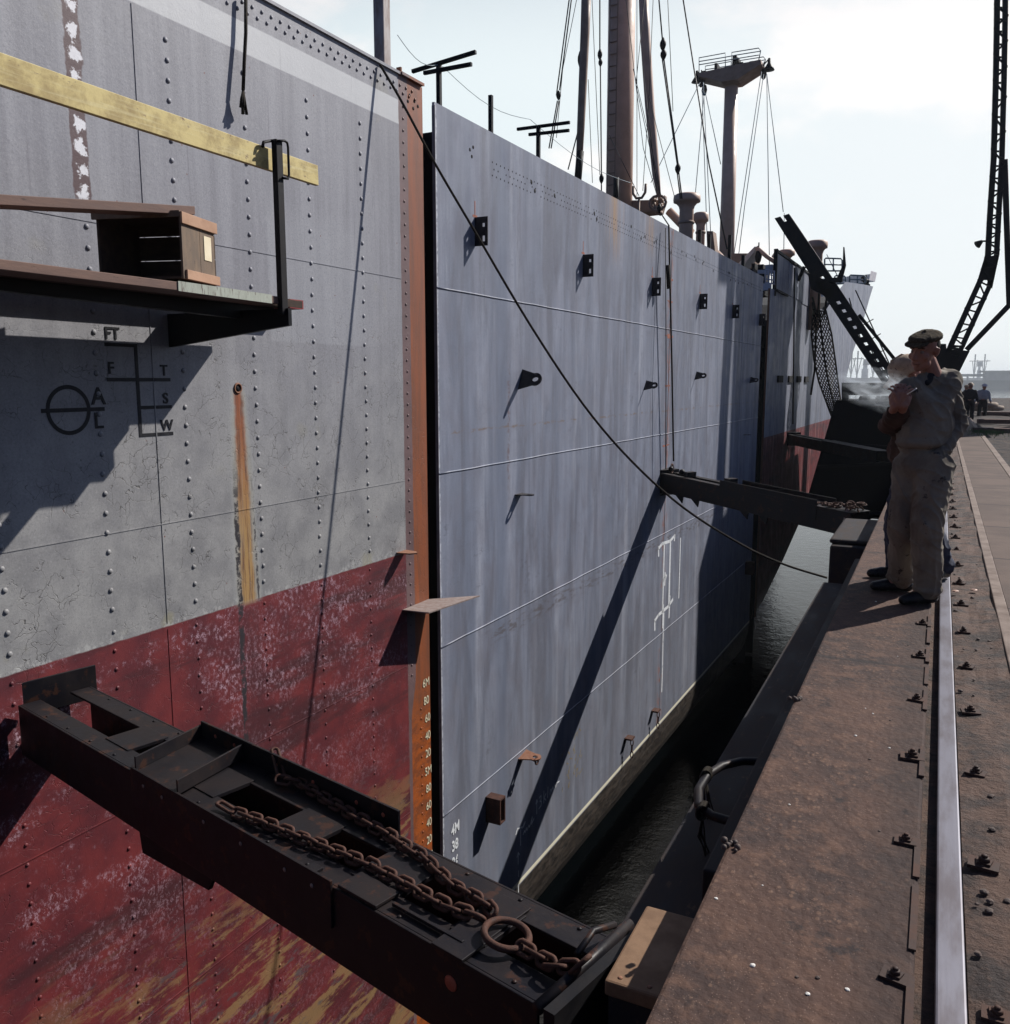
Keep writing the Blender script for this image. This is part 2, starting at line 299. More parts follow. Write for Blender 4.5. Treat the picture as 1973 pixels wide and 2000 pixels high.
            c = k.mix(k.st(k.m('ADD', ys, k.st(z, -1.5, -2.0, 0, .09)), 7.31, 7.318), c, orc)
    h = k.m('ADD', k.m('MULTIPLY', fine, .25), k.m('MULTIPLY', flake, .5))
    if kind == 'stern': h = k.m('SUBTRACT', h, k.m('MULTIPLY', crack, .8))
    b1 = k.bump(k.noise(.9, (1, 1.2, .5), 2, .5), .35, .05)
    k.bump(h, .8 if kind == 'stern' else .3, .005, b1)
    return k.out(c, k.st(mid, .3, .7, .42, .6) if kind != 'stern' else .55, 0, .45)

M = {}
M['hullA'] = hull_material('stern'); M['hullB'] = hull_material('middle'); M['hullC'] = hull_material('bow')
M['black'] = worn('black_paint', (.006, .006, .008), (.014, .012, .013), 8, .5)
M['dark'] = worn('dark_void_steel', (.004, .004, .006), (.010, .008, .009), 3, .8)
M['beam'] = worn('tarred_beam', (.008, .0075, .0105), (.018, .013, .013), 4, .5, c3=(.042, .019, .013), t3=.56, bump=.4, bd=.003)
M['beamdark'] = worn('soot_steel', (.006, .006, .008), (.012, .010, .011), 6, .6)
M['chain'] = worn('rusty_chain', (.055, .026, .019), (.10, .046, .032), 30, .7, local=True, bump=.6)
M['rust'] = worn('rusted_plate', (.20, .075, .035), (.26, .13, .08), 14, .75, c3=(.09, .05, .04))
M['darkrust'] = worn('dark_rust', (.045, .022, .018), (.09, .04, .028), 14, .8)
M['plate'] = worn('mill_scale_plate', (.27, .22, .20), (.20, .14, .12), 18, .7, c3=(.30, .12, .06))
M['lug'] = worn('lug_steel', (.016, .015, .019), (.035, .03, .032), 20, .5, local=True)
M['weld'] = worn('weld_bead', (.24, .26, .31), (.32, .34, .38), 12, .55)
M['seamA'] = worn('plate_seam', (.20, .20, .22), (.30, .30, .32), 7, .6)
M['seamR'] = worn('plate_seam_red', (.09, .02, .025), (.16, .03, .04), 7, .6)
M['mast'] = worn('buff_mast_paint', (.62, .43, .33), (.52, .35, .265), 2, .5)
M['mastdk'] = worn('buff_shaded_trim', (.34, .235, .18), (.26, .18, .135), 3, .6)  # darker copy of the mast buff, shade put into its colour
M['wire'] = worn('wire_rope', (.035, .035, .04), (.06, .06, .065), 20, .5)
M['rope'] = worn('tarred_rope', (.02, .017, .014), (.045, .038, .03), 40, .9)
M['paleline'] = worn('galvanised_wire', (.25, .33, .37), (.20, .27, .31), 20, .5)
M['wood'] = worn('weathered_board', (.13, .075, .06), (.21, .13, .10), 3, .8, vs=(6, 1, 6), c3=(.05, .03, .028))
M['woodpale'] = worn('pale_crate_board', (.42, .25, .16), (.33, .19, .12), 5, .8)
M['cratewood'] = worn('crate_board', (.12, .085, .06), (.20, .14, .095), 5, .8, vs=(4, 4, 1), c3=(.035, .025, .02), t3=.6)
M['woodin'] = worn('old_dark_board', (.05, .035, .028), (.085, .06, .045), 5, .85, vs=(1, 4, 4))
k = NM('yellow_plank'); c = k.mix(k.st(k.noise(5, (1, 1, 1), 7, .7), .40, .62), (.62, .50, .20), (.36, .26, .09)); c = k.mix(k.st(k.noise(22, (1, .6, 1), 7, .7), .6, .7), c, (.16, .09, .05)); c = k.mix(k.m('MULTIPLY', k.st(k.noise(1, (1, 3, 60), 4, .6), .5, .7), .4), c, (.70, .62, .34)); k.bump(k.noise(40), .3, .003); M['yplank'] = k.out(c, .65)
M['paper'] = worn('paper_label', (.75, .66, .48), (.66, .56, .38), 9, .7, bump=.1)
M['greenpaint'] = worn('flaked_green_paint', (.42, .45, .38), (.36, .38, .32), 5, .7, vs=(1, 8, 1), c3=(.13, .09, .08), t3=.56)
M['redpaint'] = worn('red_tip', (.35, .03, .035), (.22, .03, .03), 14, .7)
M['mark'] = worn('white_paint_mark', (.74, .68, .48), (.60, .54, .38), 30, .7, bump=.1)
M['markw'] = worn('white_chalk', (.78, .80, .82), (.55, .58, .62), 25, .8, bump=.1)
M['markblk'] = worn('black_mark_paint', (.010, .010, .014), (.022, .022, .026), 25, .5, bump=.1)
M['redlead'] = worn('red_lead', (.36, .11, .06), (.26, .10, .07), 14, .8)
M['orange'] = worn('orange_dot', (.42, .10, .05), (.30, .07, .04), 14, .7)
M['white'] = worn('white_bulwark', (.60, .58, .62), (.46, .45, .50), 3, .5)
M['postpaint'] = worn('grey_post_paint', (.42, .38, .37), (.24, .17, .15), 8, .6, vs=(1, 1, .4))
M['canvas'] = worn('white_canvas', (.74, .72, .68), (.62, .60, .57), 3, .8)
# quay
k = NM('quay_concrete')
st1 = k.vor(38, (1, .7, 1)); st2 = k.vor(105, (1, .8, 1)); n1 = k.noise(1.4, det=7, ro=.65); n2 = k.noise(11, det=7, ro=.7)
c = k.mix(k.st(n1, .35, .66), (.082, .044, .032), (.036, .023, .021)); c = k.mix(k.m('MULTIPLY', k.st(n2, .45, .65), .7), c, (.125, .068, .046))
c = k.mix(k.m('MULTIPLY', k.m('MULTIPLY', k.st(k.m('ADD', st1, k.m('MULTIPLY', k.noise(90), .25)), .42, .28), k.st(k.noise(4), .44, .56)), .6), c, (.17, .10, .068)); c = k.mix(k.m('MULTIPLY', k.st(st2, .22, .12), .55), c, (.22, .145, .11)); jn = k.m('ABSOLUTE', k.m('SUBTRACT', k.m('FRACT', k.m('ADD', k.m('MULTIPLY', k.y, .31), k.m('MULTIPLY', k.noise(3, det=4), .03))), .5)); c = k.mix(k.m('MULTIPLY', k.st(jn, .010, .003), .8), c, (.02, .015, .015)); ed_ = k.m('ADD', k.x, k.m('MULTIPLY', n2, .10)); c = k.mix(k.m('MULTIPLY', k.st(ed_, -.10, .02), .55), c, (.032, .021, .019))
c = k.mix(k.m('MULTIPLY', k.m('MULTIPLY', k.st(k.noise(3, (1, 1, 1), 6, .7), .56, .66), k.st(k.noise(23, (1, 1, 1), 5, .7), .4, .6)), .8), c, (.014, .012, .014))
k.bump(k.m('ADD', k.m('MULTIPLY', n2, .8), k.m('ADD', k.m('MULTIPLY', st1, -.35), k.m('MULTIPLY', k.noise(60), .4))), .7, .012); M['quay'] = k.out(c, .85, 0, .3)
k = NM('grimy_rail_bed'); n1 = k.noise(5, det=8, ro=.7); n2 = k.noise(26, det=8, ro=.7)
c = k.mix(k.st(n1, .38, .62), (.115, .064, .044), (.034, .023, .020)); c = k.mix(k.m('MULTIPLY', k.st(n2, .55, .68), .6), c, (.13, .08, .055)); k.bump(k.m('ADD', n2, n1), .9, .025); M['bed'] = k.out(c, .8, 0, .4)
k = NM('paving'); n1 = k.noise(1.2, det=7); c = k.mix(k.st(n1, .35, .65), (.12, .082, .065), (.082, .056, .046)); jt = k.m('ABSOLUTE', k.m('SUBTRACT', k.m('FRACT', k.m('MULTIPLY', k.y, .55)), .5)); c = k.mix(k.st(jt, .012, .006), c, (.03, .022, .02))
k.bump(k.noise(50, det=5), .5, .006); M['paving'] = k.out(c, .85, 0, .3)
M['kerb'] = worn('kerb_stone', (.19, .135, .105), (.13, .09, .07), 5, .8, c3=(.06, .045, .04))
M['yard'] = worn('yard_dirt', (.042, .034, .033), (.085, .065, .056), 1.3, .9, bump=1, bd=.05, c3=(.022, .02, .022), t3=.52)
M['quayside'] = worn('wet_quay_wall', (.012, .011, .013), (.026, .021, .020), 3, .7)
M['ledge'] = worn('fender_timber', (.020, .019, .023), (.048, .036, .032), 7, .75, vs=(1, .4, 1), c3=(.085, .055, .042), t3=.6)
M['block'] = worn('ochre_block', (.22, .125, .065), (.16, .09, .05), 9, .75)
k = NM('polished_rail'); n1 = k.noise(3, (3, .7, 1), 6, .6); c = k.mix(k.st(n1, .4, .65), (.17, .165, .195), (.10, .085, .095)); k.bump(k.noise(6, (12, .4, 1), 3), .08, .004); M['rail'] = k.out(c, .5, .35)
M['railside'] = worn('rail_side', (.045, .026, .021), (.085, .045, .033), 9, .7)
k = NM('harbour_water'); h = k.m('ADD', k.noise(2.2, (1, 1, 1), 4, .6), k.m('MULTIPLY', k.noise(14, (1, 1, 1), 3, .6), .3)); k.bump(h, .16, .10); k.b.inputs['IOR'].default_value = 1.33; M['water'] = k.out((.001, .0016, .002), .05, 0, .18)
# ================================================================== SETTING
def struct(o): o['kind'] = 'structure'; return o
WZ = -6.35
mb = MB(); mb.box(-1400, 1400, -200, 2600, WZ - .3, WZ); struct(mb.build('water', M['water']))
QX = -.515
QY1 = 92
mb = MB(); mb.box(QX, .035, -6, QY1, -.25, 0)
struct(mb.build('quay_pavement', M['quay'], bevel=.012))
mb = MB(); mb.box(.035, .40, -6, QY1, -.4, -.045)
# ridges of dirt on both sides of the rail
for x0, x1 in ((.155, .40),):
    pass
struct(mb.build('rail_trench', M['bed']))
mb = MB()
ys = [-6 + i * .25 for i in range(int((QY1 + 6) / .25) + 1)]
xs = [.155, .20, .25, .30, .35, .405]
for i in range(len(ys) - 1):
    if ys[i] > 26: break
    b = []
    for yy in (ys[i], ys[i + 1]):
        for x in xs:
            b.append((x, yy, (-.03 + .022 * (x - .155) / .25 + .018 * mnoise.noise(V((x * 9, yy * 2.3, 0))))))
    n = len(xs); mb.add(b, [(j, j + 1, j + 1 + n, j + n) for j in range(n - 1)])
struct(mb.build('rail_bed_dirt', M['bed']))
mb = MB(); mb.box(.405, .475, -6, QY1, -.3, .006); struct(mb.build('kerb', M['kerb'], bevel=.006))
mb = MB(); mb.box(.478, 1.02, -6, QY1, -.3, 0); struct(mb.build('path', M['paving']))
mb = MB(); mb.box(1.023, 1.13, -6, QY1, -.3, .008); struct(mb.build('kerb', M['kerb'], bevel=.006))
# rough yard inland
mb = MB(); mb.smooth = True
nx, ny = 40, 90
vs = []
for j in range(ny + 1):
    yy = -6 + (QY1 + 6) * j / ny
    for i in range(nx + 1):
        xx = 1.133 + (60 - 1.133) * (i / nx) ** 2
        vs.append((xx, yy, -.06 + (.10 * mnoise.noise(V((xx * .7, yy * .7, 0))) + .05 * mnoise.noise(V((xx * 2, yy * 2, 4)))) * min(1, (xx - 1.13) * 2)))
mb.add(vs, [(j * (nx + 1) + i, j * (nx + 1) + i + 1, (j + 1) * (nx + 1) + i + 1, (j + 1) * (nx + 1) + i) for j in range(ny) for i in range(nx)])
struct(mb.build('yard_ground', M['yard']))
mb = MB(); mb.box(QX + .002, 60, -6, QY1, WZ - 2, -.432); mb.box(QX, 0, -6, QY1, -.43, -.252)
mb.box(.4, 60, QY1 - .4, QY1, -.42, -.06)
struct(mb.build('quay_foundation', M['quayside']))
# fender timber ledge below the quay edge
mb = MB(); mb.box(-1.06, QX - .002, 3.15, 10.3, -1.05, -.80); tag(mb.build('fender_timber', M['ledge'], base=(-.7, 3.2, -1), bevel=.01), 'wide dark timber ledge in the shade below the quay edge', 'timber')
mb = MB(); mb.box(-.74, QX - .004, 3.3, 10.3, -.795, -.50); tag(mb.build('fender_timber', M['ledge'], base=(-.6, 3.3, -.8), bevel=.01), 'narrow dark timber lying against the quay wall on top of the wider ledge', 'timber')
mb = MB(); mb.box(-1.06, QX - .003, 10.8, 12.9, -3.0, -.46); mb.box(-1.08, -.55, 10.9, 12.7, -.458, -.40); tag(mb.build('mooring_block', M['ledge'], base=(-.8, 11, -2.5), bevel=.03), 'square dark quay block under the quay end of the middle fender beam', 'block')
mb = MB(); mb.box(-.775, -.53, 2.26, 2.64, -1.0, -.351); tag(mb.build('shade_front_post', M['ledge'], base=(-.68, 2.4, -1), bevel=.008), 'dark post under the ochre chock, coloured to stand for its shaded front', 'post')  # dark timber colour stands in for the chock's shaded front face
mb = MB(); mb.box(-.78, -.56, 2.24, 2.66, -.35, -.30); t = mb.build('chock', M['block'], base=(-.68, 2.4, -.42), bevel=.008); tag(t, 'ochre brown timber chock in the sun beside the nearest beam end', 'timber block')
for x, y in ((-.74, 2.27), (-.65, 2.27)):
    m2 = MB(); m2.dome((x, y, -.30), (0, 0, 1), .008, .004); m2.build('nail', M['rust'], t)
# far shore
mb = MB()
pts = []
prev = None
for i in range(61):
    x = -1400 + i * 46; y = 2200 + 30 * mnoise.noise(V((i * .3, 0, 0))); h = 8 + 10 * abs(mnoise.noise(V((i * .9, 3, 0))))
    if prev: mb.add([(prev[0], prev[1], WZ), (x, y, WZ), (x, y, h), (prev[0], prev[1], prev[2]), (prev[0], prev[1] + 60, prev[2]), (x, y + 60, h)], [(0, 1, 2, 3), (3, 2, 5, 4)])
    prev = (x, y, h)
M['shore'] = worn('far_shore', (.05, .06, .05), (.09, .09, .08), .05, .9)
struct(mb.build('far_shore', M['shore']))

# ================================================================== CRANE RAIL
rail = thing('crane_rail', (.115, 2, -.1), 'long polished crane rail running along the quay', 'rail')
mb = MB(); mb.box(.081, .149, -6, QY1, -.03, .0); mb.build('rail_head', M['rail'], rail, bevel=.006)
mb = MB(); mb.box(.105, .125, -6, QY1, -.12, -.0305); mb.box(.06, .17, -6, QY1, -.14, -.1205); mb.build('rail_web', M['railside'], rail)
cb = MB(); cb.box(-.045, .045, -.035, .035, 0, .012); cb.prism([(-.02, -.02, .012), (.02, -.02, .012), (.025, .02, .012), (-.025, .02, .012)], (0, 0, .008))
clipm = cb.mesh('rail_clip', M['railside'])
bb = MB(); bb.lathe((0, 0, .02), (0, 0, 1), [(.018, 0), (.018, .010), (.015, .013)], 6); bb.lathe((0, 0, .033), (0, 0, 1), [(.010, 0), (.010, .006), (.007, .009)], 10); boltm = bb.mesh('bolt', M['railside'])
mud = None
for i in range(50):
    y = 1.47 + i * .7075
    for x in (-.008, .212):
        if y > 26 and x < 0: continue
        a = random.uniform(-.25, .25); z = .001 if x < 0 else -.022
        q = Matrix.Rotation(a, 4, 'Z').to_quaternion()
        c_ = inst(clipm, 'rail_clip', rail, (x, y + random.uniform(-.012, .012), z), q, random.uniform(.7, .95))
        d_ = bpy.data.objects.new('bolt', boltm); col.objects.link(d_); d_.parent = c_
# rust scale line along left flange of trench
mb = MB()
for i in range(22):
    y = 1.2 + i * .37
    if random.random() < .75: mb = MB(); mb.box(.018, .036, y, y + random.uniform(.2, .36), .0005, .006 + random.random() * .006); mb.build('trench_edging', M['railside'], rail)

# ================================================================== SHIP SECTIONS
def text_mesh(txt, size, mat, place, name, parent, bold=0.0, xs=1.0, ext=.002):
    cu = bpy.data.curves.new('t', 'FONT'); cu.body = txt; cu.size = size; cu.offset = bold; cu.align_x = 'CENTER'; cu.align_y = 'CENTER'; cu.extrude = ext
    o = bpy.data.objects.new('t', cu); col.objects.link(o); bpy.context.view_layer.update()
    me = bpy.data.meshes.new_from_object(o.evaluated_get(bpy.context.evaluated_depsgraph_get())); bpy.data.objects.remove(o)
    b = MB()
    b.add([place(v.co.x * xs, v.co.y, v.co.z + ext) for v in me.vertices], [tuple(p.vertices) for p in me.polygons])
    return b.build(name, mat, parent)
def on_hull(s, z, o=.001, tilt=0.0):
    ct, st_ = math.cos(tilt), math.sin(tilt)
    return lambda x, y, h: hw(s + x * ct - y * st_, z + x * st_ + y * ct, o + h)
def strokes(lines, w, s0, z0, sc, mat, name, parent, o=.0015, tilt=0.0):
    b = MB(); ct, st_ = math.cos(tilt), math.sin(tilt)
    def T(x, y): x, y = x * sc, y * sc; return s0 + x * ct - y * st_, z0 + x * st_ + y * ct
    for ln in lines:
        for (a, c_) in zip(ln[:-1], ln[1:]):
            p, q = T(*a), T(*c_); d = V((q[0] - p[0], q[1] - p[1])); 
            if d.length < 1e-6: continue
            n = V((-d.y, d.x)).normalized() * w / 2; e = d.normalized() * w * .35
            cs = [(p[0] - e.x + n.x, p[1] - e.y + n.y), (q[0] + e.x + n.x, q[1] + e.y + n.y), (q[0] + e.x - n.x, q[1] + e.y - n.y), (p[0] - e.x - n.x, p[1] - e.y - n.y)]
            b.add([hw(x, y, o) for x, y in cs], [(0, 1, 2, 3)])
    return b.build(name, mat, parent)

# ---- stern section (left)
A = thing('ship_section', hw(4, -6, 0), 'riveted grey and red ship section with load line marks at left of the first gap', 'ship section')
mb = MB()
mb.hbox(-7, 7.58, -5.4, 4.22, -.03, 0)
for i in range(8):
    t0, t1 = R(i * 11), R(i * 11 + 11); r = 1.3
    p = lambda t: (-5.4 - r * math.sin(t), -(r - r * math.cos(t)))
    (z0, o0), (z1, o1) = p(t0), p(t1)
    mb.add([hw(-7, z0, o0), hw(7.58, z0, o0), hw(7.58, z1, o1), hw(-7, z1, o1)], [(0, 1, 2, 3)])
mb.mi = 0
def rivet_col(s, z0, z1, pitch, r=.016, off=0.0):
    r = r * 1.15; z = z0
    while z < z1: mb.dome(hw(s + random.uniform(-.004, .004), z, off), HN, r, r * .55, 8); z += pitch
for s in (3.09, 3.79, 4.48, 5.175, 5.87, 6.57):
    if s == 3.79: rivet_col(s, .0, 2.55, .125); rivet_col(s, -3.4, -.1, .125, .013); continue
    rivet_col(s, -.1, 3.7, .125); rivet_col(s, -3.9, -.2, .125, .012)
rivet_col(7.245, -1.5, 4.0, .105, .012); rivet_col(7.40, -3.7, -1.9, .105, .012)
x = -1.0
while x < 7.45:
    mb.dome(hw(x, 4.135, 0), HN, .015, .01, 8); mb.dome(hw(x + .05, 4.075, 0), HN, .015, .01, 8); x += .10
mb.build('hull_plating', M['hullA'], A)
mb = MB(); mb.hbox(-7, 7.56, 4.221, 4.245, -.10, .02); mb.hbox(7.20, 7.575, 4.225, 4.25, .021, .03); mb.build('bulwark_rail', M['hullA'], A)
mb = MB()
for z in (2.405, .49): mb.hbox(-7, 7.17, z, z + .006, .0003, .0035)
for z in (-1.38, -2.95): 
    mb.mi = 1; mb.hbox(-7, 7.16, z, z + .007, .0003, .004)
mb.mi = 0; mb.hbox(4.217, 4.222, -.2, 3.78, .0003, .0040)
mb.mi = 1; mb.hbox(4.217, 4.222, -5.3, -.24, .0003, .0035)
mb.build('plate_seam', [M['hullA'], M['hullA']], A)
mb = MB(); 
for (s, z) in ((7.36, 4.09), (7.44, 4.06), (7.50, 4.03), (7.33, 4.03), (7.42, 3.99)): mb.lathe(hw(s, z, .0005), HN, [(.016, 0), (.016, .002)], 10)
mb.build('bolt_hole', M['dark'], A)
mb = MB(); mb.obox(hw(7.50, -7, -.05), HN * -16, HD * -.04, V((0, 0, 10.9))); mb.obox(hw(-7, 3.2, -.05), HN * -16, HD * 14.4, V((0, 0, .05))); mb.obox(hw(-7, -7, -16), HN * .05, HD * 14.4, V((0, 0, 11))); mb.obox(hw(-7, -7, -.05), HN * -16, HD * .04, V((0, 0, 10.9))); mb.build('bulkhead', M['dark'], A)
mb = MB(); mb.tube([hw(4.985 + .034 * math.cos(a), 1.40 + .034 * math.sin(a), .002) for a in [i * math.pi / 8 for i in range(16)]], .008, 6, closed=True); mb.build('scupper_rim', M['rust'], A)
mb = MB(); mb.lathe(hw(4.985, 1.40, .0008), HN, [(.030, 0), (.030, .001)], 16); mb.build('scupper_hole', M['dark'], A)
# load line: ring, bars, letters, ladder
mb = MB(); ring = lambda r: [(3.58 + r * math.cos(i * math.pi / 24), 1.28 + r * math.sin(i * math.pi / 24)) for i in range(48)]
a_, b_ = ring(.150), ring(.125)
mb.add([hw(*p, .002) for p in a_] + [hw(*p, .002) for p in b_], [(i, (i + 1) % 48, 48 + (i + 1) % 48, 48 + i) for i in range(48)])
mb.hbox(3.40, 3.83, 1.268, 1.292, .001, .003)
mb.build('load_line_disc', M['markblk'], A)
mb = MB(); mb.hbox(4.08, 4.105, 1.09, 1.69, .001, .003); mb.hbox(3.86, 4.079, 1.668, 1.69, .001, .003); mb.hbox(3.86, 4.36, 1.45, 1.473, .0031, .004)
for z in (1.27, 1.09): mb.hbox(4.1055, 4.36, z, z + .022, .001, .003)
mb.build('load_line_ladder', M['markblk'], A)
for tx, s, z, sz in (('FT', 3.92, 1.745, .105), ('F', 3.895, 1.53, .105), ('T', 4.31, 1.52, .10), ('S', 4.31, 1.335, .10), ('W', 4.31, 1.155, .10), ('A', 3.79, 1.355, .15), ('L', 3.78, 1.205, .14)):
    text_mesh(tx, sz, M['markblk'], on_hull(s, z), 'load_line_letter', A, .002)
for i, tx in enumerate(['6M', '80', '60', '40', '20', '5M', '80', '60', '40', '20', '4M', '80', '60', '40', '20', '3M']):
    text_mesh(tx, .125, M['mark'], on_hull(7.50 + (.0 if i < 2 else .02), -1.66 - .196 * i), 'draught_mark', A, .0, .82)
# eye plate and horizontal plate at the cut
def plate_thing(name, parent, poly, th, mat): m_ = MB(); m_.prism([hw(*p) for p in poly], V((0, 0, -th))); return m_.build(name, mat, parent)
plate_thing('ledge_plate', A, [(7.09, -.78, .002), (7.12, -.78, .29), (7.95, -.78, .40), (7.57, -.78, .002)], .012, M['plate'])
plate_thing('pad_eye', A, [(7.00, -.19, .002), (7.02, -.19, .14), (7.08, -.19, .19), (7.14, -.19, .14), (7.17, -.19, .002)], .012, M['rust'])
# post on the bulwark
mb = MB(); p0 = hw(7.02, 4.245, -.06); mb.obox(p0 - HD * .055 - HN * .055, HD * .11, HN * .11, V((0, 0, .9))); mb.build('bulwark_post', M['postpaint'], A, bevel=.008)
# raised strip head on the cut edge
mb = MB(); mb.hbox(7.22, 7.24, 4.22, 4.30, -.05, .0); mb.build('rail_tab', M['rust'], A)

# ---- middle section
B = thing('ship_section', hw(16, -6.4, 0), 'smooth new grey ship section between the two gaps with welded seams', 'ship section')
mb = MB(); mb.hbox(7.80, 24.05, -5.11, 4.15, -.03, 0)
bp = [(-5.11, 0), (-5.4, -.015), (-5.7, -.07), (-5.95, -.18), (-6.15, -.36), (-6.3, -.65), (-6.45, -1.2), (-6.5, -3)]
for (z0, o0), (z1, o1) in zip(bp[:-1], bp[1:]):
    mb.add([hw(7.8, z0, o0), hw(24.05, z0, o0), hw(24.05, z1, o1), hw(7.8, z1, o1)], [(0, 1, 2, 3)])
# slightly ragged top edge rows of empty rivet holes
mb.mi = 1
x = 9.0
while x < 23.9:
    for dz, dx in ((3.84, 0), (3.77, .04), (3.70, 0)) if x < 16.5 else ((3.84, 0), (3.77, .04)):
        if random.random() < .93: mb.lathe(hw(x + dx, dz, .0005), HN, [(.010, 0), (.010, .0012)], 6)
    if random.random() < .16: mb.lathe(hw(x + .02, 3.70 + random.random() * .16, .0006), HN, [(.028, 0), (.026, .0016)], 7)
    x += .098
for (s, z) in ((8.50, 3.86), (8.54, 3.80), (8.57, 3.90)): mb.lathe(hw(s, z, .0006), HN, [(.020, 0), (.018, .0016)], 7)
mb.build('hull_plating', [M['hullB'], M['dark']], B)
mb = MB()
for z in (2.385, .50, -1.37, -3.30):
    mb.tube([hw(7.80 + i * .25, z + .006 * mnoise.noise(V((i * .5, z, 0))), .000) for i in range(66)], .010, 6)
mb.build('weld_seam', M['hullB'], B)
mb = MB(); mb.hbox(15.82, 15.826, -5, 4.1, .0005, .004); mb.hbox(21.8, 21.805, -1, 3.9, .0005, .004); mb.build('butt_joint', M['seamA'], B)
mb = MB()
for z in (3.25, 2.86, 2.25, 1.36, .27, -.2):
    L = random.uniform(.28, .5)
    for kx in range(6): mb.hbox(15.80 - L / 2 + kx * L / 6, 15.80 - L / 2 + (kx + .8) * L / 6, z + random.uniform(-.012, .012), z + .028, .0008, .003)
    mb.hbox(15.70, 15.92, z - .03, z + .05, .0008, .0022) if z in (2.25,) else None
mb.hbox(15.845, 15.853, -1.4, 3.6, .0008, .003)
mb.build('red_lead_mark', M['redlead'], B)
mb = MB(); mb.obox(hw(7.88, -6.3, -.05), HN * -16, HD * .04, V((0, 0, 10.2))); mb.obox(hw(23.95, -6.3, -.05), HN * -16, HD * .04, V((0, 0, 10.2))); mb.obox(hw(7.92, 3.1, -.05), HN * -16, HD * 16.03, V((0, 0, .05))); mb.obox(hw(7.92, -6.3, -16), HN * .05, HD * 16.03, V((0, 0, 10.2)))
mb.build('bulkhead', M['dark'], B)
# dark frame seen in the first gap
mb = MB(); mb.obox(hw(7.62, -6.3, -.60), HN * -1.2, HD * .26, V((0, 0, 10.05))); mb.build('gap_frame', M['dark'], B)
mb = MB(); mb.hbox(7.798, 7.806, -5.0, 4.12, -.032, .004); mb.build('plate_edge', M['seamA'], B)
# standing bracket plates with two holes
def bracket_mesh():
    m_ = MB(); h, d, t = .30, .155, .012
    # plate with two holes built of strips (local: x out, z up)
    zs = [(-.15, -.105), (-.045, .045), (.085, .15)]
    for z0, z1 in zs: m_.box(0, d, -t / 2, t / 2, z0, z1)
    for z0, z1 in ((-.105, -.045), (.045, .085)):
        m_.box(0, .092, -t / 2, t / 2, z0, z1); m_.box(.122, d, -t / 2, t / 2, z0, z1)
    return m_.mesh('bracket_plate', M['lug'])
brm = bracket_mesh(); rotH = Matrix.Rotation(-HA, 4, 'Z').to_quaternion()
for s in (8.60, 11.66, 14.74, 17.82, 20.68, 23.72): inst(brm, 'bracket_plate', B, hw(s, 3.03 if s > 9 else 3.04, .001), rotH)
mb = MB()
for s in (8.60, 11.66, 14.74, 17.82, 20.68): mb.hbox(s - .05, s + .05, 3.19, 3.195 + .02, .0006, .002); mb.hbox(s - .008, s + .008, 3.2, 3.36, .0006, .002)
mb.build('rust_stain', M['redlead'], B)
# lifting lugs: pear shaped plates with a hole
def lug_mesh():
    m_ = MB(); out = []; inn = []; n = 20
    for i in range(n):
        a = 2 * math.pi * i / n; out.append((.15 + .062 * math.cos(a), .062 * math.sin(a)))
        inn.append((.15 + .030 * math.cos(a), .024 * math.sin(a)))
    t = .014
    o2 = []
    for x, y in out:
        o2.append((x, y))
    for z in (0, t):
        pass
    vs = [(x, y, 0) for x, y in o2] + [(x, y, 0) for x, y in inn] + [(x, y, t) for x, y in o2] + [(x, y, t) for x, y in inn]
    fs = []
    for i in range(n):
        j = (i + 1) % n
        fs += [(i, n + i, n + j, j), (2 * n + i, 2 * n + j, 3 * n + j, 3 * n + i), (i, j, 2 * n + j, 2 * n + i), (n + i, 3 * n + i, 3 * n + j, n + j)]
    m_.add(vs, fs)
    m_.prism([(0, -.10, 0.001), (.13, -.058, 0.001), (.115, .0, .001), (.13, .058, 0.001), (0, .10, 0.001)], (0, 0, t - .002))
    return m_.mesh('lifting_lug', M['lug'])
lgm = lug_mesh()
def lug_rot(tilt): return (Matrix.Rotation(-HA, 4, 'Z') @ Matrix.Rotation(tilt, 4, 'X')).to_quaternion()
for s, z, tl, sc in ((9.72, 1.47, R(62), 1.35), (14.5, 1.38, R(50), 1.05), (17.7, 1.56, R(50), 1.05), (22.9, 1.48, R(50), 1.0)):
    inst(lgm, 'lifting_lug', B, hw(s, z, 0), lug_rot(tl), sc)
for s, z, sc in ((9.66, .07, 1.0), (22.45, .12, .8)): tag(inst(lgm, 'lifting_lug', B, hw(s, z, 0), lug_rot(0), sc), 'flat rusty lug')
m_ = lgm.copy(); m_.materials.clear(); m_.materials.append(M['rust'])
l_ = inst(m_, 'lifting_lug', B, hw(9.80, -3.37, 0), lug_rot(R(8)), 1.25); tag(l_, 'rusty lug with shackle')
mb = MB(); c0 = hw(9.80, -3.37, .21); mb.tube([c0 + HD * (.045 * math.cos(a)) + V((0, 0, -.03 + .05 * math.sin(a))) for a in [i * math.pi / 6 for i in range(12)]], .012, 6, closed=True); mb.tube([c0 - HD * .09, c0 + HD * .09], .012, 6); mb.build('shackle', M['chain'], B)
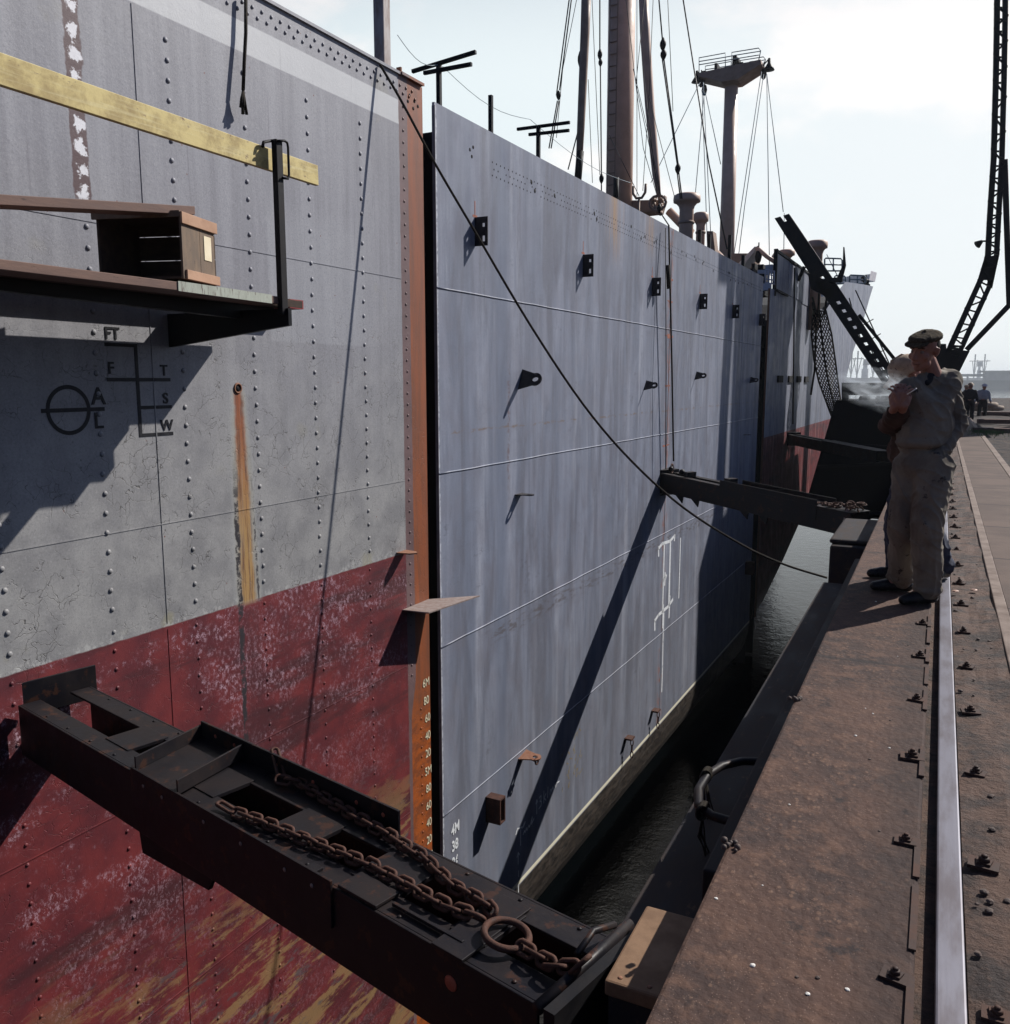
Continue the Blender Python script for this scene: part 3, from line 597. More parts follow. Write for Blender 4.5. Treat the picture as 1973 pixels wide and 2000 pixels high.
# rusty open box bracket near the draught marks
def boxbr(s, z, sc, nm):
    m2 = MB()
    for a, b2, c2, d2 in ((-.07, -.05, -.16, .16), (.05, .07, -.16, .16), (-.05, .05, .14, .16), (-.05, .05, -.16, -.14)): m2.hbox(s + a * sc, s + b2 * sc, z + c2 * sc, z + d2 * sc, .002, .20 * sc)
    m2.mi = 1; m2.hbox(s - .05 * sc, s + .05 * sc, z - .04 * sc, z + .14 * sc, .002, .01)
    return m2.build('box_bracket', [M['darkrust'], M['dark']], nm)
boxbr(8.86, -3.66, 1.0, B); boxbr(23.3, -3.45, 1.1, B)
# short chains hanging from small lugs near the bottom
for s, z in ((13.9, -4.68), (15.4, -4.70)):
    m2 = MB(); m2.hbox(s - .09, s + .09, z, z + .03, .002, .13)
    for i in range(3):
        c1 = hw(s, z - .06 - i * .11, .11); a1 = HD if i % 2 else HN
        m2.tube([c1 + a1 * (.024 * math.cos(t)) + V((0, 0, .065 * math.sin(t))) for t in [j * math.pi / 6 for j in range(12)]], .009, 5, closed=True)
    m2.build('hanging_shackle', M['chain'], B)
# chalk and paint marks
strokes([[(0, 0), (0, 1)], [(.32, .04), (.31, .98)]], .085, 15.85, -2.9, 1.30, M['markw'], 'painted_line', B)
strokes([[(-.42, -.02), (-.20, .03), (.30, .0), (.62, .06), (.60, -.03)], [(-.42, .0), (-.40, -.16)]], .06, 15.92, -1.58, 1, M['markw'], 'painted_bracket', B)
strokes([[(-.52, -.05), (-.3, .01), (.34, .03), (.62, .10)], [(-.52, -.03), (-.50, -.22)], [(0.0, -.30), (0, .12)], [(.40, -.2), (.42, .2)]], .065, 15.90, -2.90, 1, M['markw'], 'painted_bracket', B)
strokes([[(0, 0), (0, 1)]], .055, 16.95, -2.85, 1.2, M['markw'], 'painted_line', B)
strokes([[(0, 0), (.01, .5), (-.01, 1), (0, 1.55)]], .05, 15.95, -4.5, 1, M['markw'], 'painted_line', B)
strokes([[(-.1, 0), (-.04, .05), (.06, .02), (.1, .06)], [(0, -.1), (.01, .12)]], .06, 15.95, -2.28, 1, M['markw'], 'painted_tick', B)
text_mesh('4M', .17, M['markw'], on_hull(8.07, -3.56), 'draught_mark', B, .004, .85)
text_mesh('38', .17, M['markw'], on_hull(8.06, -3.76), 'draught_mark', B, .004, .85)
text_mesh('36', .17, M['markw'], on_hull(8.06, -3.96), 'draught_mark', B, .004, .85)
ch = []
ch += [[(0, -.10), (0, .08)], [(-.025, .04), (0, .08), (.025, .04)]]
ch += [[(.07, .07), (.12, .08), (.12, .03), (.09, .02), (.13, 0), (.12, -.05), (.06, -.06)]]
ch += [[(.20, .1), (.20, -.05)], [(.26, .04), (.20, .01), (.26, -.04)], [(.32, .10), (.31, -.03)], [(.38, -.02), (.39, .03), (.42, .03), (.43, -.01), (.46, .04), (.48, .0), (.53, .05), (.55, .0), (.58, .04), (.66, .03)]]
strokes(ch, .020, 10.25, -4.28, 1.15, M['markw'], 'chalk_writing', B)
ch2 = [[(-.12, .03), (-.08, .08), (.08, .03), (.12, .07), (.04, .03)], [(0, .03), (0, -.16)], [(.07, -.06), (.10, -.03), (.12, -.06), (.15, -.02), (.17, -.06), (.22, -.02), (.24, -.05), (.28, 0), (.31, .04), (.29, -.04), (.36, 0)]]
ch2 += [[(-.06, -.36), (-.06, -.22)], [(-.09, -.26), (-.06, -.22), (-.03, -.26)], [(-.05, -.45), (-.05, -.52)], [(-.05, -.62), (-.05, -.72)]]
strokes(ch2, .020, 9.75, -4.42, 1.15, M['markw'], 'chalk_writing', B)
ych = []
rr = random.Random(3)
for i in range(26):
    x0, y0 = rr.uniform(-.3, .5), rr.uniform(-.4, .35); ych.append([(x0, y0), (x0 + rr.uniform(-.05, .05), y0 + rr.uniform(-.06, .06)), (x0 + rr.uniform(-.02, .09), y0 + rr.uniform(-.03, .08))])
M['ochrechalk'] = worn('ochre_chalk', (.28, .22, .10), (.20, .15, .08), 30, .8)
strokes(ych, .013, 11.4, -4.1, 1.0, M['ochrechalk'], 'chalk_scribble', B)
# steel tee stands above the bulwark
def tee(s, h, arm1, arm2, nm='tee_stand'):
    m2 = MB(); p = hw(s, 3.2, -.35); q = p + V((0, 0, h)); m2.bar(p, q, .06)
    if arm1: m2.bar(q + V((0, 0, .035)) - HN * arm1[0], q + V((0, 0, .035)) + HN * arm1[1], .07, .05)
    if arm2: m2.bar(q + V((0, 0, -.12)) + HD * .036 - HN * arm2[0], q + V((0, 0, -.12)) + HD * .036 + HN * arm2[1], .05)
    m2.build(nm, M['beamdark'], B)
def tee_px(ubase, utop, vtop, ends1, ends2):
    # stand at inboard offset -.35; the arms run athwartships
    s, z = hp(ubase, vtop, -.35); p = hw(s, 3.15, -.35); q = hw(s, z, -.35); m2 = MB(); m2.bar(p, q, .045)
    for (u1, v1, u2, v2) in (ends1, ends2):
        if u1 is None: continue
        ya = q.y; a1 = P(u1, v1, y=ya - .0); a2 = P(u2, v2, y=ya)
        a1, a2 = (V((a1.x, ya, a1.z)), V((a2.x, ya, a2.z)))
        m2.bar(a1, a2, .035, .035)
    m2.build('tee_stand', M['beamdark'], B)
tee_px(828, 826, 122, (778, 135, 898, 98), (800, 138, 890, 121))
tee_px(926, 926, 180, (None,) * 4, (None,) * 4)
tee_px(1016, 1016, 240, (976, 244, 1075, 231), (998, 254, 1074, 246))
m2 = MB()
for (u1, v1, u2, v2) in ((750, 66, 835, 120), (835, 125, 1000, 225), (1000, 225, 1190, 345)):
    a1, a2 = hq(u1, v1, -.35), hq(u2, v2, -.35); m2.tube([a1.lerp(a2, t / 8) - V((0, 0, .12 * math.sin(math.pi * t / 8))) for t in range(9)], .004, 4)
m2.build('slack_wire', M['paleline'], B)

# ---- bow section
C = thing('ship_section', hw(40, -6.4, 0), 'weathered grey and red bow section beyond the second gap with buff masts', 'ship section')
prof = [ # z, stem y, start s of the curve
 (8.2, 70, 58.5), (6.5, 67, 54), (4.2, 63, 49.5), (2.6, 60, 45.5), (0.6, 57, 42.5), (-1.0, 55, 40), (-1.8, 54, 38), (-3.0, 51, 34), (-4.4, 47, 28.5), (-5.3, 43, 25.5), (-5.9, 40, 25)]
NS = 44; rows = []
STX = -11
def stx(z): return STX
def crow(z, ys_, s0, off=0.0):
    pts = []
    pa = hw(24.95, z, off); pb = hw(s0, z, off); ctrl = hw(s0 + (ys_ - s0) * .22, z, off); st_ = V((stx(z), ys_, z))
    for i in range(NS + 1):
        t = i / NS
        if t < .3: pts.append(pa.lerp(pb, t / .3))
        else: q = (t - .3) / .7; pts.append(pb * (1 - q) ** 2 + ctrl * 2 * q * (1 - q) + st_ * q * q)
    return pts
for z, ys_, s0 in prof: rows.append(crow(z, ys_, s0, {-5.3: -.12, -5.9: -.55}.get(z, 0)))
def topz(s): 
    if s < 36: return 3.95 + (s - 25) * .012
    if s < 39.5: return 4.08 + (s - 36) * .46
    return 5.7 + (min(s, 62) - 39.5) * .105
# resample each column between rows so the sheer line is followed
mb = MB(); mb.smooth = False
zs = [p[0] for p in prof]
def interp(i, z):
    for a in range(len(zs) - 1):
        if zs[a] >= z >= zs[a + 1]:
            t = (zs[a] - z) / (zs[a] - zs[a + 1]); p = rows[a][i].lerp(rows[a + 1][i], t); p.z = z; return p
    return rows[-1][i].copy() if z < zs[-1] else rows[0][i].copy()
vs = []; NZ = 16
for i in range(NS + 1):
    tz = topz(interp(i, 4.2).y)
    for j in range(NZ + 1): vs.append(interp(i, tz + (-5.9 - tz) * j / NZ))
fs = [(i * (NZ + 1) + j, (i + 1) * (NZ + 1) + j, (i + 1) * (NZ + 1) + j + 1, i * (NZ + 1) + j + 1) for i in range(NS) for j in range(NZ)]
mb.smooth = True; mb.add(vs, fs); mb.smooth = False
low = [interp(i, -5.9) for i in range(NS + 1)]
mb.add([v for v in low] + [V((p.x - 2.2, p.y - 1, -6.6)) for p in low], [(i, i + 1, NS + 2 + i, NS + 1 + i) for i in range(NS)])
# port side closes the bow far inboard
pr = [V((STX, 69.9, 0)), V((-15, 62, 0)), V((-18, 50, 0)), V((-19, 40, 0)), V((-19, 25.2, 0))]
for p, q in zip(pr[:-1], pr[1:]): mb.add([(p.x, p.y, -6.5), (q.x, q.y, -6.5), (q.x, q.y, min(8.2, topz(q.y))), (p.x, p.y, min(8.2, topz(p.y)))], [(0, 1, 2, 3)])
mb.build('hull_plating', M['hullC'], C)
mb = MB()
dk = [interp(i, 4.0) for i in range(NS + 1)]
for i in range(NS):
    p, q = dk[i], dk[i + 1]; zp, zq = topz(p.y) - 1.0, topz(q.y) - 1.0
    mb.add([(p.x - .02, p.y, zp), (q.x - .02, q.y, zq), (-18.9 + max(0, (q.y - 42) * .26), q.y, zq), (-18.9 + max(0, (p.y - 42) * .26), p.y, zp)], [(0, 1, 2, 3)])
mb.build('deck', M['dark'], C)
mb = MB(); mb.obox(hw(24.98, -6.3, -.05), HN * -14, HD * .04, V((0, 0, 9.4))); mb.build('bulkhead', M['dark'], C); mb = MB(); mb.hbox(24.93, 24.948, -5.2, 3.94, -.04, .012); mb.build('plate_edge', M['rust'], C)
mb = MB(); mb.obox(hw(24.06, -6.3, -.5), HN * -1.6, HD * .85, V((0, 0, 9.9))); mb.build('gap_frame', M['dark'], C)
for s in (26.6, 28.4, 30.0, 31.6): 
    mb = MB(); mb.hbox(s, s + .75, 1.42, 1.62, .002, .05); mb.build('side_slot', M['dark'], C)
# bulwark plates standing above the sheer
mb = MB(); q1, q2 = hp(1475, 495), hp(1530, 526)
for s0, s1, z1 in ((25.7, 27.6, 4.95), (27.66, 28.6, 4.93), (28.66, 30.2, 5.0), (30.26, 31.8, 5.02), (31.86, 33.6, 5.05)): mb.hbox(s0, s1, 4.0 if s0 < 29 else 3.95, z1, -.02, .02)
mb.build('bulwark_plate', M['hullC'], C)
mb = MB(); mb.hbox(25.6, 33.7, 4.97, 5.04, -.06, .05); mb.hbox(25.60, 25.69, 3.8, 5.06, -.06, .04); mb.hbox(25.7, 27.5, 3.93, 3.99, .021, .06); mb.build('bulwark_rail', M['beamdark'], C)
# forecastle bulwark, pale
mb = MB()
for i in range(12, NS):
    if interp(i, 6).y < 42: continue
    p, q = interp(i, 6), interp(i + 1, 6); 
    zp, zq = topz(p.y), topz(q.y); P1 = interp(i, min(8.1, zp)); P2 = interp(i + 1, min(8.1, zq))
    mb.add([P1 + V((0, 0, 0)), P2, P2 + V((.06, .1, .5)), P1 + V((.06, .1, .5))], [(0, 1, 2, 3)])
mb.build('forecastle_bulwark', M['white'], C)
# masts
def mast(u0, u1, vt, vb, Y, name='mast', zbot=3.0):
    cx_ = (u0 + u1) / 2; top = P(cx_, vt, y=Y); bot = P(cx_ + (-1.5 if vt > 60 else -1), vb, y=Y); r = (P(u1, vb, y=Y) - P(u0, vb, y=Y)).length / 2
    return top, bot, r
t1, b1, r1 = mast(1147, 1195, 60, 340, 31.5)
mp_ = C
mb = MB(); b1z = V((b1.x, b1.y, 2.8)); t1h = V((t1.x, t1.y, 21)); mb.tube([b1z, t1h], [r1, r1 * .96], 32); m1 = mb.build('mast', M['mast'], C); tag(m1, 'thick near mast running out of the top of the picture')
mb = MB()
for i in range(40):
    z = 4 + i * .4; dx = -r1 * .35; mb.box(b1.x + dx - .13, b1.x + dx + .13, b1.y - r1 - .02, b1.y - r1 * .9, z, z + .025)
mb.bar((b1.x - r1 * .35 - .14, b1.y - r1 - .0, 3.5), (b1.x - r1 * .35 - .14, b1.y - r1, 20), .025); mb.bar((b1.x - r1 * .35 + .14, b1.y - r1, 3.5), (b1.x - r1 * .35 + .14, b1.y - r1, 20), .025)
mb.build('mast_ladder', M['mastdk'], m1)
Y2 = 50.5
top2 = P(1380, 165, y=Y2); bot2 = P(1371, 480, y=Y2); r2t = (P(1393, 200, y=Y2) - P(1368.5, 200, y=Y2)).length / 2; r2b = (P(1386, 470, y=Y2) - P(1358, 470, y=Y2)).length / 2
mb = MB(); dd = (bot2 - top2); bb2 = top2 + dd * 1.35; mb.tube([bb2, top2], [r2b * 1.05, r2t], 28); m2o = mb.build('mast', M['mast'], C); tag(m2o, 'far mast with a trapezoid crow platform on top')
pts_ = [P(1324, 145, y=Y2), P(1440, 120, y=Y2), P(1441, 128, y=Y2), P(1396, 157, y=Y2), P(1366, 161, y=Y2), P(1324, 151, y=Y2)]
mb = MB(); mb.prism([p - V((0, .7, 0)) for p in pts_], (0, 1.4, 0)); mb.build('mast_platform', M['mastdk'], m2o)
mb = MB()
for yy in (-.7, .7):
    off = V((0, yy, 0)); Q = lambda u, v: P(u, v, y=Y2) + off
    for ln in ([(1325, 146), (1325, 117), (1374, 108), (1374, 137)], [(1325, 124), (1374, 116), (1395, 112), (1439, 105)], [(1386, 134), (1386, 107), (1436, 99), (1440, 104), (1436, 122)], [(1325, 130), (1437, 112)]):
        mb.tube([Q(*p) for p in ln], .028, 5)
mb.build('railing', M['paleline'], m2o)
mb = MB()
for u0, v0, u1, v1 in ((1326, 143, 1334, 136), (1350, 141, 1356, 122), (1396, 125, 1404, 120), (1384, 126, 1392, 108), (1416, 124, 1424, 118), (1387, 120, 1396, 112)):
    a1, a2 = P(u0, v0, y=Y2), P(u1, v1, y=Y2); mb.box(min(a1.x, a2.x), max(a1.x, a2.x), Y2 - .3, Y2 + .3, min(a1.z, a2.z), max(a1.z, a2.z))
mb.build('winch_gear', M['beamdark'], m2o)
for u, v, ua, va in ((1315, 150, 1325, 146), (1451, 127, 1440, 124)):
    mb = MB(); p = P(u, v, y=Y2); mb.bar(P(ua, va, y=Y2), p + V((0, 0, .45)), .05); mb.lathe(p - V((0, 0, .15)), (0, 0, 1), [(.30, 0), (.24, .12), (.09, .35), (.07, .6)], 12); mb.build('floodlight', M['beamdark'], m2o)
mb = MB()
for u, v in ((1329, 170), (1323, 154), (1441, 139)): 
    mb = MB(); p = P(u, v, y=Y2); mb.ball(p, .16, 8, (1, 1, 2.0)); mb.bar(p, p + V((0, 0, .6)), .05); mb.build('hoist_block', M['beamdark'], m2o)
# boom table on mast 1 and goosenecks
mb = MB(); a1 = P(1192, 375, y=31.5); 
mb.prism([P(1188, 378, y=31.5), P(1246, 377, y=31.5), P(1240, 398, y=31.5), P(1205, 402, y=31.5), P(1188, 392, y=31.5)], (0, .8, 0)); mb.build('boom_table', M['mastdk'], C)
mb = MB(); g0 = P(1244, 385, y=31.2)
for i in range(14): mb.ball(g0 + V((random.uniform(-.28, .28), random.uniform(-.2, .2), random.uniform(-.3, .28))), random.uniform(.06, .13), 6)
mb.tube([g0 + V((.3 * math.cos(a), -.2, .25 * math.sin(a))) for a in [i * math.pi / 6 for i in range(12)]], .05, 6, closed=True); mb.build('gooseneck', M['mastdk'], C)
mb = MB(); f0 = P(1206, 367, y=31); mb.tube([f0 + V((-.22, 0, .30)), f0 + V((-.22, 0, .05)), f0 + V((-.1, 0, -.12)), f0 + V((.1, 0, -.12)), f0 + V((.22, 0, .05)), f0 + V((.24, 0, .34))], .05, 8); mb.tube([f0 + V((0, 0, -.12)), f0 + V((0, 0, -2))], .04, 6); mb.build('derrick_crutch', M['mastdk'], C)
def der(pts, rs, Y, nm='derrick_boom', mat='mast', n=14):
    mb = MB(); mb.tube([P(u, v, y=Y) for u, v in pts], rs, n); return mb.build(nm, M[mat], C)
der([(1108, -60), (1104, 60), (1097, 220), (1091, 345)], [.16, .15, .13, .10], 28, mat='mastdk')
der([(1212, -60), (1217, 60), (1226, 200), (1238, 330), (1244, 372)], [.15, .17, .16, .13, .06], 30.5)
der([(1262, 398), (1288, 425), (1305, 440)], [.15, .15, .15], 32)
der([(1345, 475), (1362, 492), (1378, 505)], [.18, .18, .18], 33)
der([(1459, 482), (1490, 500)], [.2, .2], 40)
mb = MB(); mb.tube([P(1095, 285, y=27.5), P(1090, 345, y=27.5)], .12, 6); mb.build('bollard_post', M['beamdark'], C); mb = MB(); mb.tube([P(1163, 335, y=30), P(1162, 390, y=30)], .10, 6); mb.build('bollard_post', M['beamdark'], C)
# ventilators
def vent(u0, u1, vt, vc, un0, un1, vb, Y, lab=None):
    rc = (P(u1, vt, y=Y) - P(u0, vt, y=Y)).length / 2; rn = (P(un1, vb, y=Y) - P(un0, vb, y=Y)).length / 2
    c = P((un0 + un1) / 2, vb, y=Y); zt = P(u0, vt, y=Y).z; zc = P(u0, vc, y=Y).z; zb_ = min(c.z, 3.2)
    H = zt - zb_; hc = zc - zb_
    m2 = MB(); m2.lathe((P((u0 + u1) / 2, vt, y=Y).x, Y, zb_), (0, 0, 1), [(rn, 0), (rn * .97, hc - .55 * rc), (rn * 1.08, hc - .3 * rc), (rc * .82, hc - .02), (rc, hc), (rc * 1.02, hc + (H - hc) * .3), (rc * .99, H - .06), (rc * .8, H - .01), (.01, H)], 28)
    vt_ = m2.build('ventilator', M['mast'], C); m3 = MB(); m3.lathe((P((u0 + u1) / 2, vt, y=Y).x, Y, hc + zb_ - 1.6 * rc), (0, 0, 1), [(rn * 1.02, 0), (rn * 1.12, .02), (rn * 1.12, .07), (rn * 1.02, .09)], 24); m3.build('ring_flange', M['mastdk'], vt_)
    if lab: tag(vt_, lab)
vent(1272, 1321, 368, 384, 1283, 1310, 450, 28, 'nearest and largest mushroom ventilator')
vent(1309, 1337, 402, 419, 1316, 1333, 465, 31)
vent(1469, 1500, 472, 483, 1477, 1493, 530, 35)
vent(1522, 1562, 455, 470, 1529, 1553, 560, 32, 'flaking rusty ventilator crossed by the dark beam')
# small deck fittings
mb = MB()
for u, v, h in ((1289, 415, 40), (1320, 452, 40), (1338, 460, 44), (1402, 500, 26), (1377, 462, 40)):
    a1 = P(u, v, y=29); mb.bar(a1 + V((0, 0, .3)), a1 - V((0, 0, 1.0)), .10)
mb.build('bulwark_stanchion', M['beamdark'], C)
mb = MB(); a1 = P(1341, 440, y=30); mb.prism([P(1334, 436, y=30), P(1345, 436, y=30), P(1349, 470, y=30), P(1352, 500, y=30), P(1334, 500, y=30)], (0, .5, 0)); mb.build('winch_post', M['mastdk'], C)
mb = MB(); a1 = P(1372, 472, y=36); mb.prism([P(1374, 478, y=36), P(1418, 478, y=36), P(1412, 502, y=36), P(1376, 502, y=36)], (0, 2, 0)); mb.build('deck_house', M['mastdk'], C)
cnv = [P(1388, 502, y=34), P(1424, 465, y=34), P(1430, 466, y=34), P(1398, 506, y=34)]
mb = MB(); mb.prism(cnv, (0, 1.2, 0)); tag(mb.build('canvas_awning', M['canvas'], C), 'white sloping canvas'); 
der([(1427, 467), (1447, 484), (1462, 494)], [.08, .08, .08], 34, mat='mast'); mb = MB(); p = P(1431, 484, y=34); mb.ball(p, .13, 8, (1, 1, 2)); mb.bar(p, p + V((0, 0, .5)), .04); mb.build('hoist_block', M['beamdark'], C)
mb = MB()
for u0, v0, u1, v1, Y in ((1418, 497, 1424, 512, 30), (1430, 499, 1440, 512, 30), (1433, 508, 1444, 520, 29), (1412, 508, 1421, 520, 28), (1517, 522, 1530, 545, 34), (1480, 512, 1494, 524, 36)):
    a1, a2 = P(u0, v0, y=Y), P(u1, v1, y=Y); mb.box(a1.x, a2.x, Y, Y + .8, a2.z - .6, a1.z)
mb.build('deck_winch', M['beamdark'], C)
mb = MB()
for u, v in ((1444, 508), (1450, 508), (1456, 510), (1461, 512)): mb.tube([P(u, v, y=25.6), P(u, v + 26, y=25.6)], .02, 5)
for v in (509, 517, 526, 533): mb.tube([P(1443, v, y=25.6), P(1462, v + 3, y=25.6)], .018, 5)
mb.build('ladder_rail', M['white'], C)
mb = MB(); mb.bar(P(1447, 535, y=25.5), P(1447, 548, y=25.5), .22); mb.build('gangway_end', M['white'], C); mb = MB(); mb.bar(P(1452, 500, y=26), P(1452, 516, y=26), .2); mb.bar(P(1430, 513, y=26), P(1462, 513, y=26), .1); mb.build('gangway_end', M['white'], C)
# forecastle rails
def railloop(u0, v0, u1, v1, Y):
    m2 = MB(); q = lambda u, v: P(u, v, y=Y); dv = (v1 - v0)
    m2.tube([q(u0, v1), q(u0, v0 + 2), q(u0 + 2, v0), q(u1 - 2, v0 + 1), q(u1, v0 + 4), q(u1, v1 - 2), q(u1 - 2, v1), q(u0, v1)], .035 * Y / 40, 5)
    m2.tube([q((u0 + u1) / 2, v0), q((u0 + u1) / 2, v1)], .03 * Y / 40, 5); m2.tube([q(u0, (v0 + v1) / 2), q(u1, (v0 + v1) / 2 + 1)], .03 * Y / 40, 5)
    m2.build('guard_rail', M['paleline'], C)
railloop(1556, 487, 1589, 511, 40); railloop(1603, 519, 1633, 535, 56); railloop(1575, 520, 1596, 535, 50)
mb = MB(); a1 = P(1633, 534, y=57); 
for u, v in ((1634, 532), (1630, 526), (1636, 540), (1632, 545)): mb.ball(P(u, v, y=57), .2, 6)
mb.bar(P(1633, 519, y=57), P(1635, 548, y=57), .14); mb.build('stem_fairlead', M['beamdark'], C)
# rigging
def wires(lst, Y, r, mat, name):
    for ln in lst:
        ln = list(ln)
        if ln[0][1] <= 60: (ua, va), (ub, vb) = ln[0], ln[1]; ln[0] = (ua + (ua - ub) * (va + 80) / (vb - va), -80)
        m2 = MB(); m2.tube([P(u, v, y=Y) for u, v in ln], r, 5); m2.build(name, M[mat], C)
wires([[(1132, 40), (1132, 95)], [(1133, 125), (1135, 330)], [(1247, 40), (1250, 75)], [(1250, 112), (1278, 310)], [(1253, 112), (1280, 312)], [(1278, 325), (1284, 375)], [(1281, 325), (1287, 375)], [(1073, 40), (1056, 170)], [(1052, 190), (1036, 280)], [(1055, 190), (1040, 280)], [(1135, 345), (1135, 360)]], 27, .022, 'wire', 'rigging_wire')
wires([[(1294, 30), (1338, 310), (1372, 470)], [(1098, 220), (1072, 320)], [(1066, 60), (1050, 180)]], 30, .024, 'wire', 'rigging_wire')
wires([[(1186, 40), (1214, 280), (1240, 370)], [(1202, 40), (1202, 370)], [(1230, 60), (1225, 180), (1213, 360)], [(1210, 60), (1200, 160), (1245, 365)], [(1224, 180), (1262, 330), (1275, 380)], [(1119, 40), (1132, 330)], [(1110, 150), (1118, 345)], [(1150, 255), (1206, 370)], [(1080, 40), (1062, 130), (1050, 260)], [(1212, 120), (1240, 360)], [(1195, 130), (1228, 270), (1248, 372)], [(1262, 40), (1270, 210)]], 30, .012, 'wire', 'rigging_wire')
wires([[(1441, 140), (1405, 390), (1394, 480)], [(1437, 135), (1385, 480)], [(1447, 140), (1452, 505)], [(1447, 140), (1478, 400)], [(1321, 155), (1228, 345)], [(1325, 170), (1335, 470)], [(1329, 175), (1310, 390)], [(1331, 175), (1360, 310)], [(1327, 155), (1344, 500)], [(1480, 402), (1479, 472)], [(1560, 480), (1580, 520)]], 45, .020, 'paleline', 'rigging_wire')
mb = MB()
def blockat(u, v, Y, w, h):
    p = P(u, v, y=Y); s_ = (P(u + w, v, y=Y) - p).length / 2; g = (P(u, v + h, y=Y) - p).length / 2
    m2 = MB(); m2.lathe(p - V((0, 0, g)), (0, 0, 1), [(s_ * .2, 0), (s_ * .75, g * .5), (s_, g * .9), (s_ * .95, g * 1.3), (s_ * .25, g * 2)], 8); m2.build('hoist_block', M['beamdark'], C)
for a in ((1132, 103, 27, 9, 22), (1133, 118, 27, 8, 16), (1135, 337, 27, 9, 20), (1251, 84, 27, 12, 26), (1252, 103, 27, 12, 22), (1279, 318, 27, 11, 22), (1054, 180, 27, 9, 18), (1094, 112, 28, 8, 30), (1244, 393, 27, 9, 18)): blockat(*a)

# ================================================================== FENDER BEAMS (booms between quay and ship)
def boom(name_lab, O, tip, zq, zt, detail, W=.42, Hh=.30):
    """ladder like beam of two channels; O quay end far-edge point, tip towards the ship"""
    O = V((O[0], O[1], zq)); T = V((tip[0], tip[1], zt)); a = (T - O); L = a.length; a.normalize(); b = V((0, 0, 1)).cross(a).normalized()
    if b.y > 0: b = -b       # b points towards the viewer side
    up = a.cross(b); 
    if up.z < 0: up = -up
    root = thing('fender_beam', O, name_lab, 'fender beam')
    def bx(m, t0, t1, w0, w1, h0, h1): m.obox(O + a * t0 + b * w0 + up * h0, a * (t1 - t0), b * (w1 - w0), up * (h1 - h0)); return m
    for w0, w1, wi in ((0, .012, 1), (W - .012, W, -1)):
        m = MB(); bx(m, 0, L, w0, w1, -Hh, 0)
        if wi > 0: bx(m, 0, L, .0121, .125, -.014, 0); bx(m, 0, L, .0121, .12, -Hh, -Hh + .014)
        else: bx(m, 0, L, W - .125, W - .0121, -.014, 0); bx(m, 0, L, W - .12, W - .0121, -Hh, -Hh + .014)
        m.build('channel', M['beam'], root, bevel=.003)
    return root, O, a, b, up, L, bx
W, Hh = .42, .30
rt, O, a, b, up, L, bx = boom('nearest long black fender beam with chains lying on top', (-.863, 2.58), (-4.56, 3.494), -.4, -.4, True)
def cross(t0, t1, name='cross_plate', h0=-.012, h1=.004, w0=.10, w1=.33, mat='beam', bev=.002):
    m = MB(); bx(m, t0, t1, w0, w1, h0, h1); return m.build(name, M[mat], rt, bevel=bev)
for t0, t1 in ((2.71, 2.95), (1.93, 2.2), (1.27, 1.52), (.73, .98), (.30, .46), (-.10, -.02)):
    cross(t0, t1, h0=-.013, h1=.0055, w0=.10, w1=.32)
cross(.73, .94, 'cross_plate', .0056, .018, .30, .415); cross(.30, .44, 'cross_plate', .0056, .016, .28, .43)
cross(.36, .70, 'weld_bar', .0056, .020, .352, .366)
cross(.31, .44, 'cross_plate', .0057, .012, .06, .30)
cross(1.08, 1.14, 'weld_bar', .0001, .012, .37, .41); cross(.74, .86, 'weld_bar', .0001, .014, .374, .388)
# raised side plates with rivet holes
m = MB(); bx(m, .96, 2.46, W + .001 - .0, W + .013, -.16, .085 * 0 + .03); m.build('side_plate', M['beam'], rt, bevel=.002)
m = MB(); bx(m, 1.06, 2.56, -.014, -.001, -.13, .10); m.build('side_plate', M['beam'], rt, bevel=.002)
for i, t in enumerate((1.15, 1.32, 1.62, 1.9, 2.25, 2.42)):
    m = MB(); m.lathe(O + a * t + b * .0005 + up * .055, b, [(.010, 0), (.010, .002)], 10); m.build('rivet_hole', M['orange'], rt)
    m = MB(); m.lathe(O + a * (t - .08) + b * (W + .0135) + up * -.03, b, [(.009, 0), (.009, .002)], 10); m.build('rivet_hole', M['plate'], rt)
# tray
tq = lambda t, w_, h: O + a * t + b * w_ + up * h
m = MB(); m.prism([tq(2.06, W, .006), tq(2.44, W, .006), tq(2.56, 0, .006), tq(2.18, 0, .006)], up * .008); m.build('tray', M['beam'], rt, bevel=.002)
for ta, tb_ in ((2.44, 2.56), (2.06, 2.18)):
    m = MB(); m.prism([tq(ta, W, .0142), tq(ta - .012, W, .0142), tq(tb_ - .012, 0, .0142), tq(tb_, 0, .0142)], up * .07); m.build('tray_side', M['beam'], rt, bevel=.002)
for i in range(14):
    t = .12 + i * .26
    for w_ in (.035, W - .035):
        m = MB(); m.dome(O + a * t + b * w_ + up * .0005, up, .009, .006, 8); m.build('bolt', M['beam'], rt)
# gusset under the beam and orange dot
m = MB(); m.prism([O + a * 2.55 + b * (W - .05) - up * Hh, O + a * 1.85 + b * (W - .05) - up * Hh, O + a * 1.92 + b * (W - .05) - up * (Hh + .12), O + a * 2.52 + b * (W - .05) - up * (Hh + .16)], b * -.02); m.build('gusset', M['beamdark'], rt)
m = MB(); m.lathe(O + a * .36 + b * (W + .0005) + up * -.10, b, [(.028, 0), (.026, .002)], 14); m.build('paint_dot', M['orange'], rt)
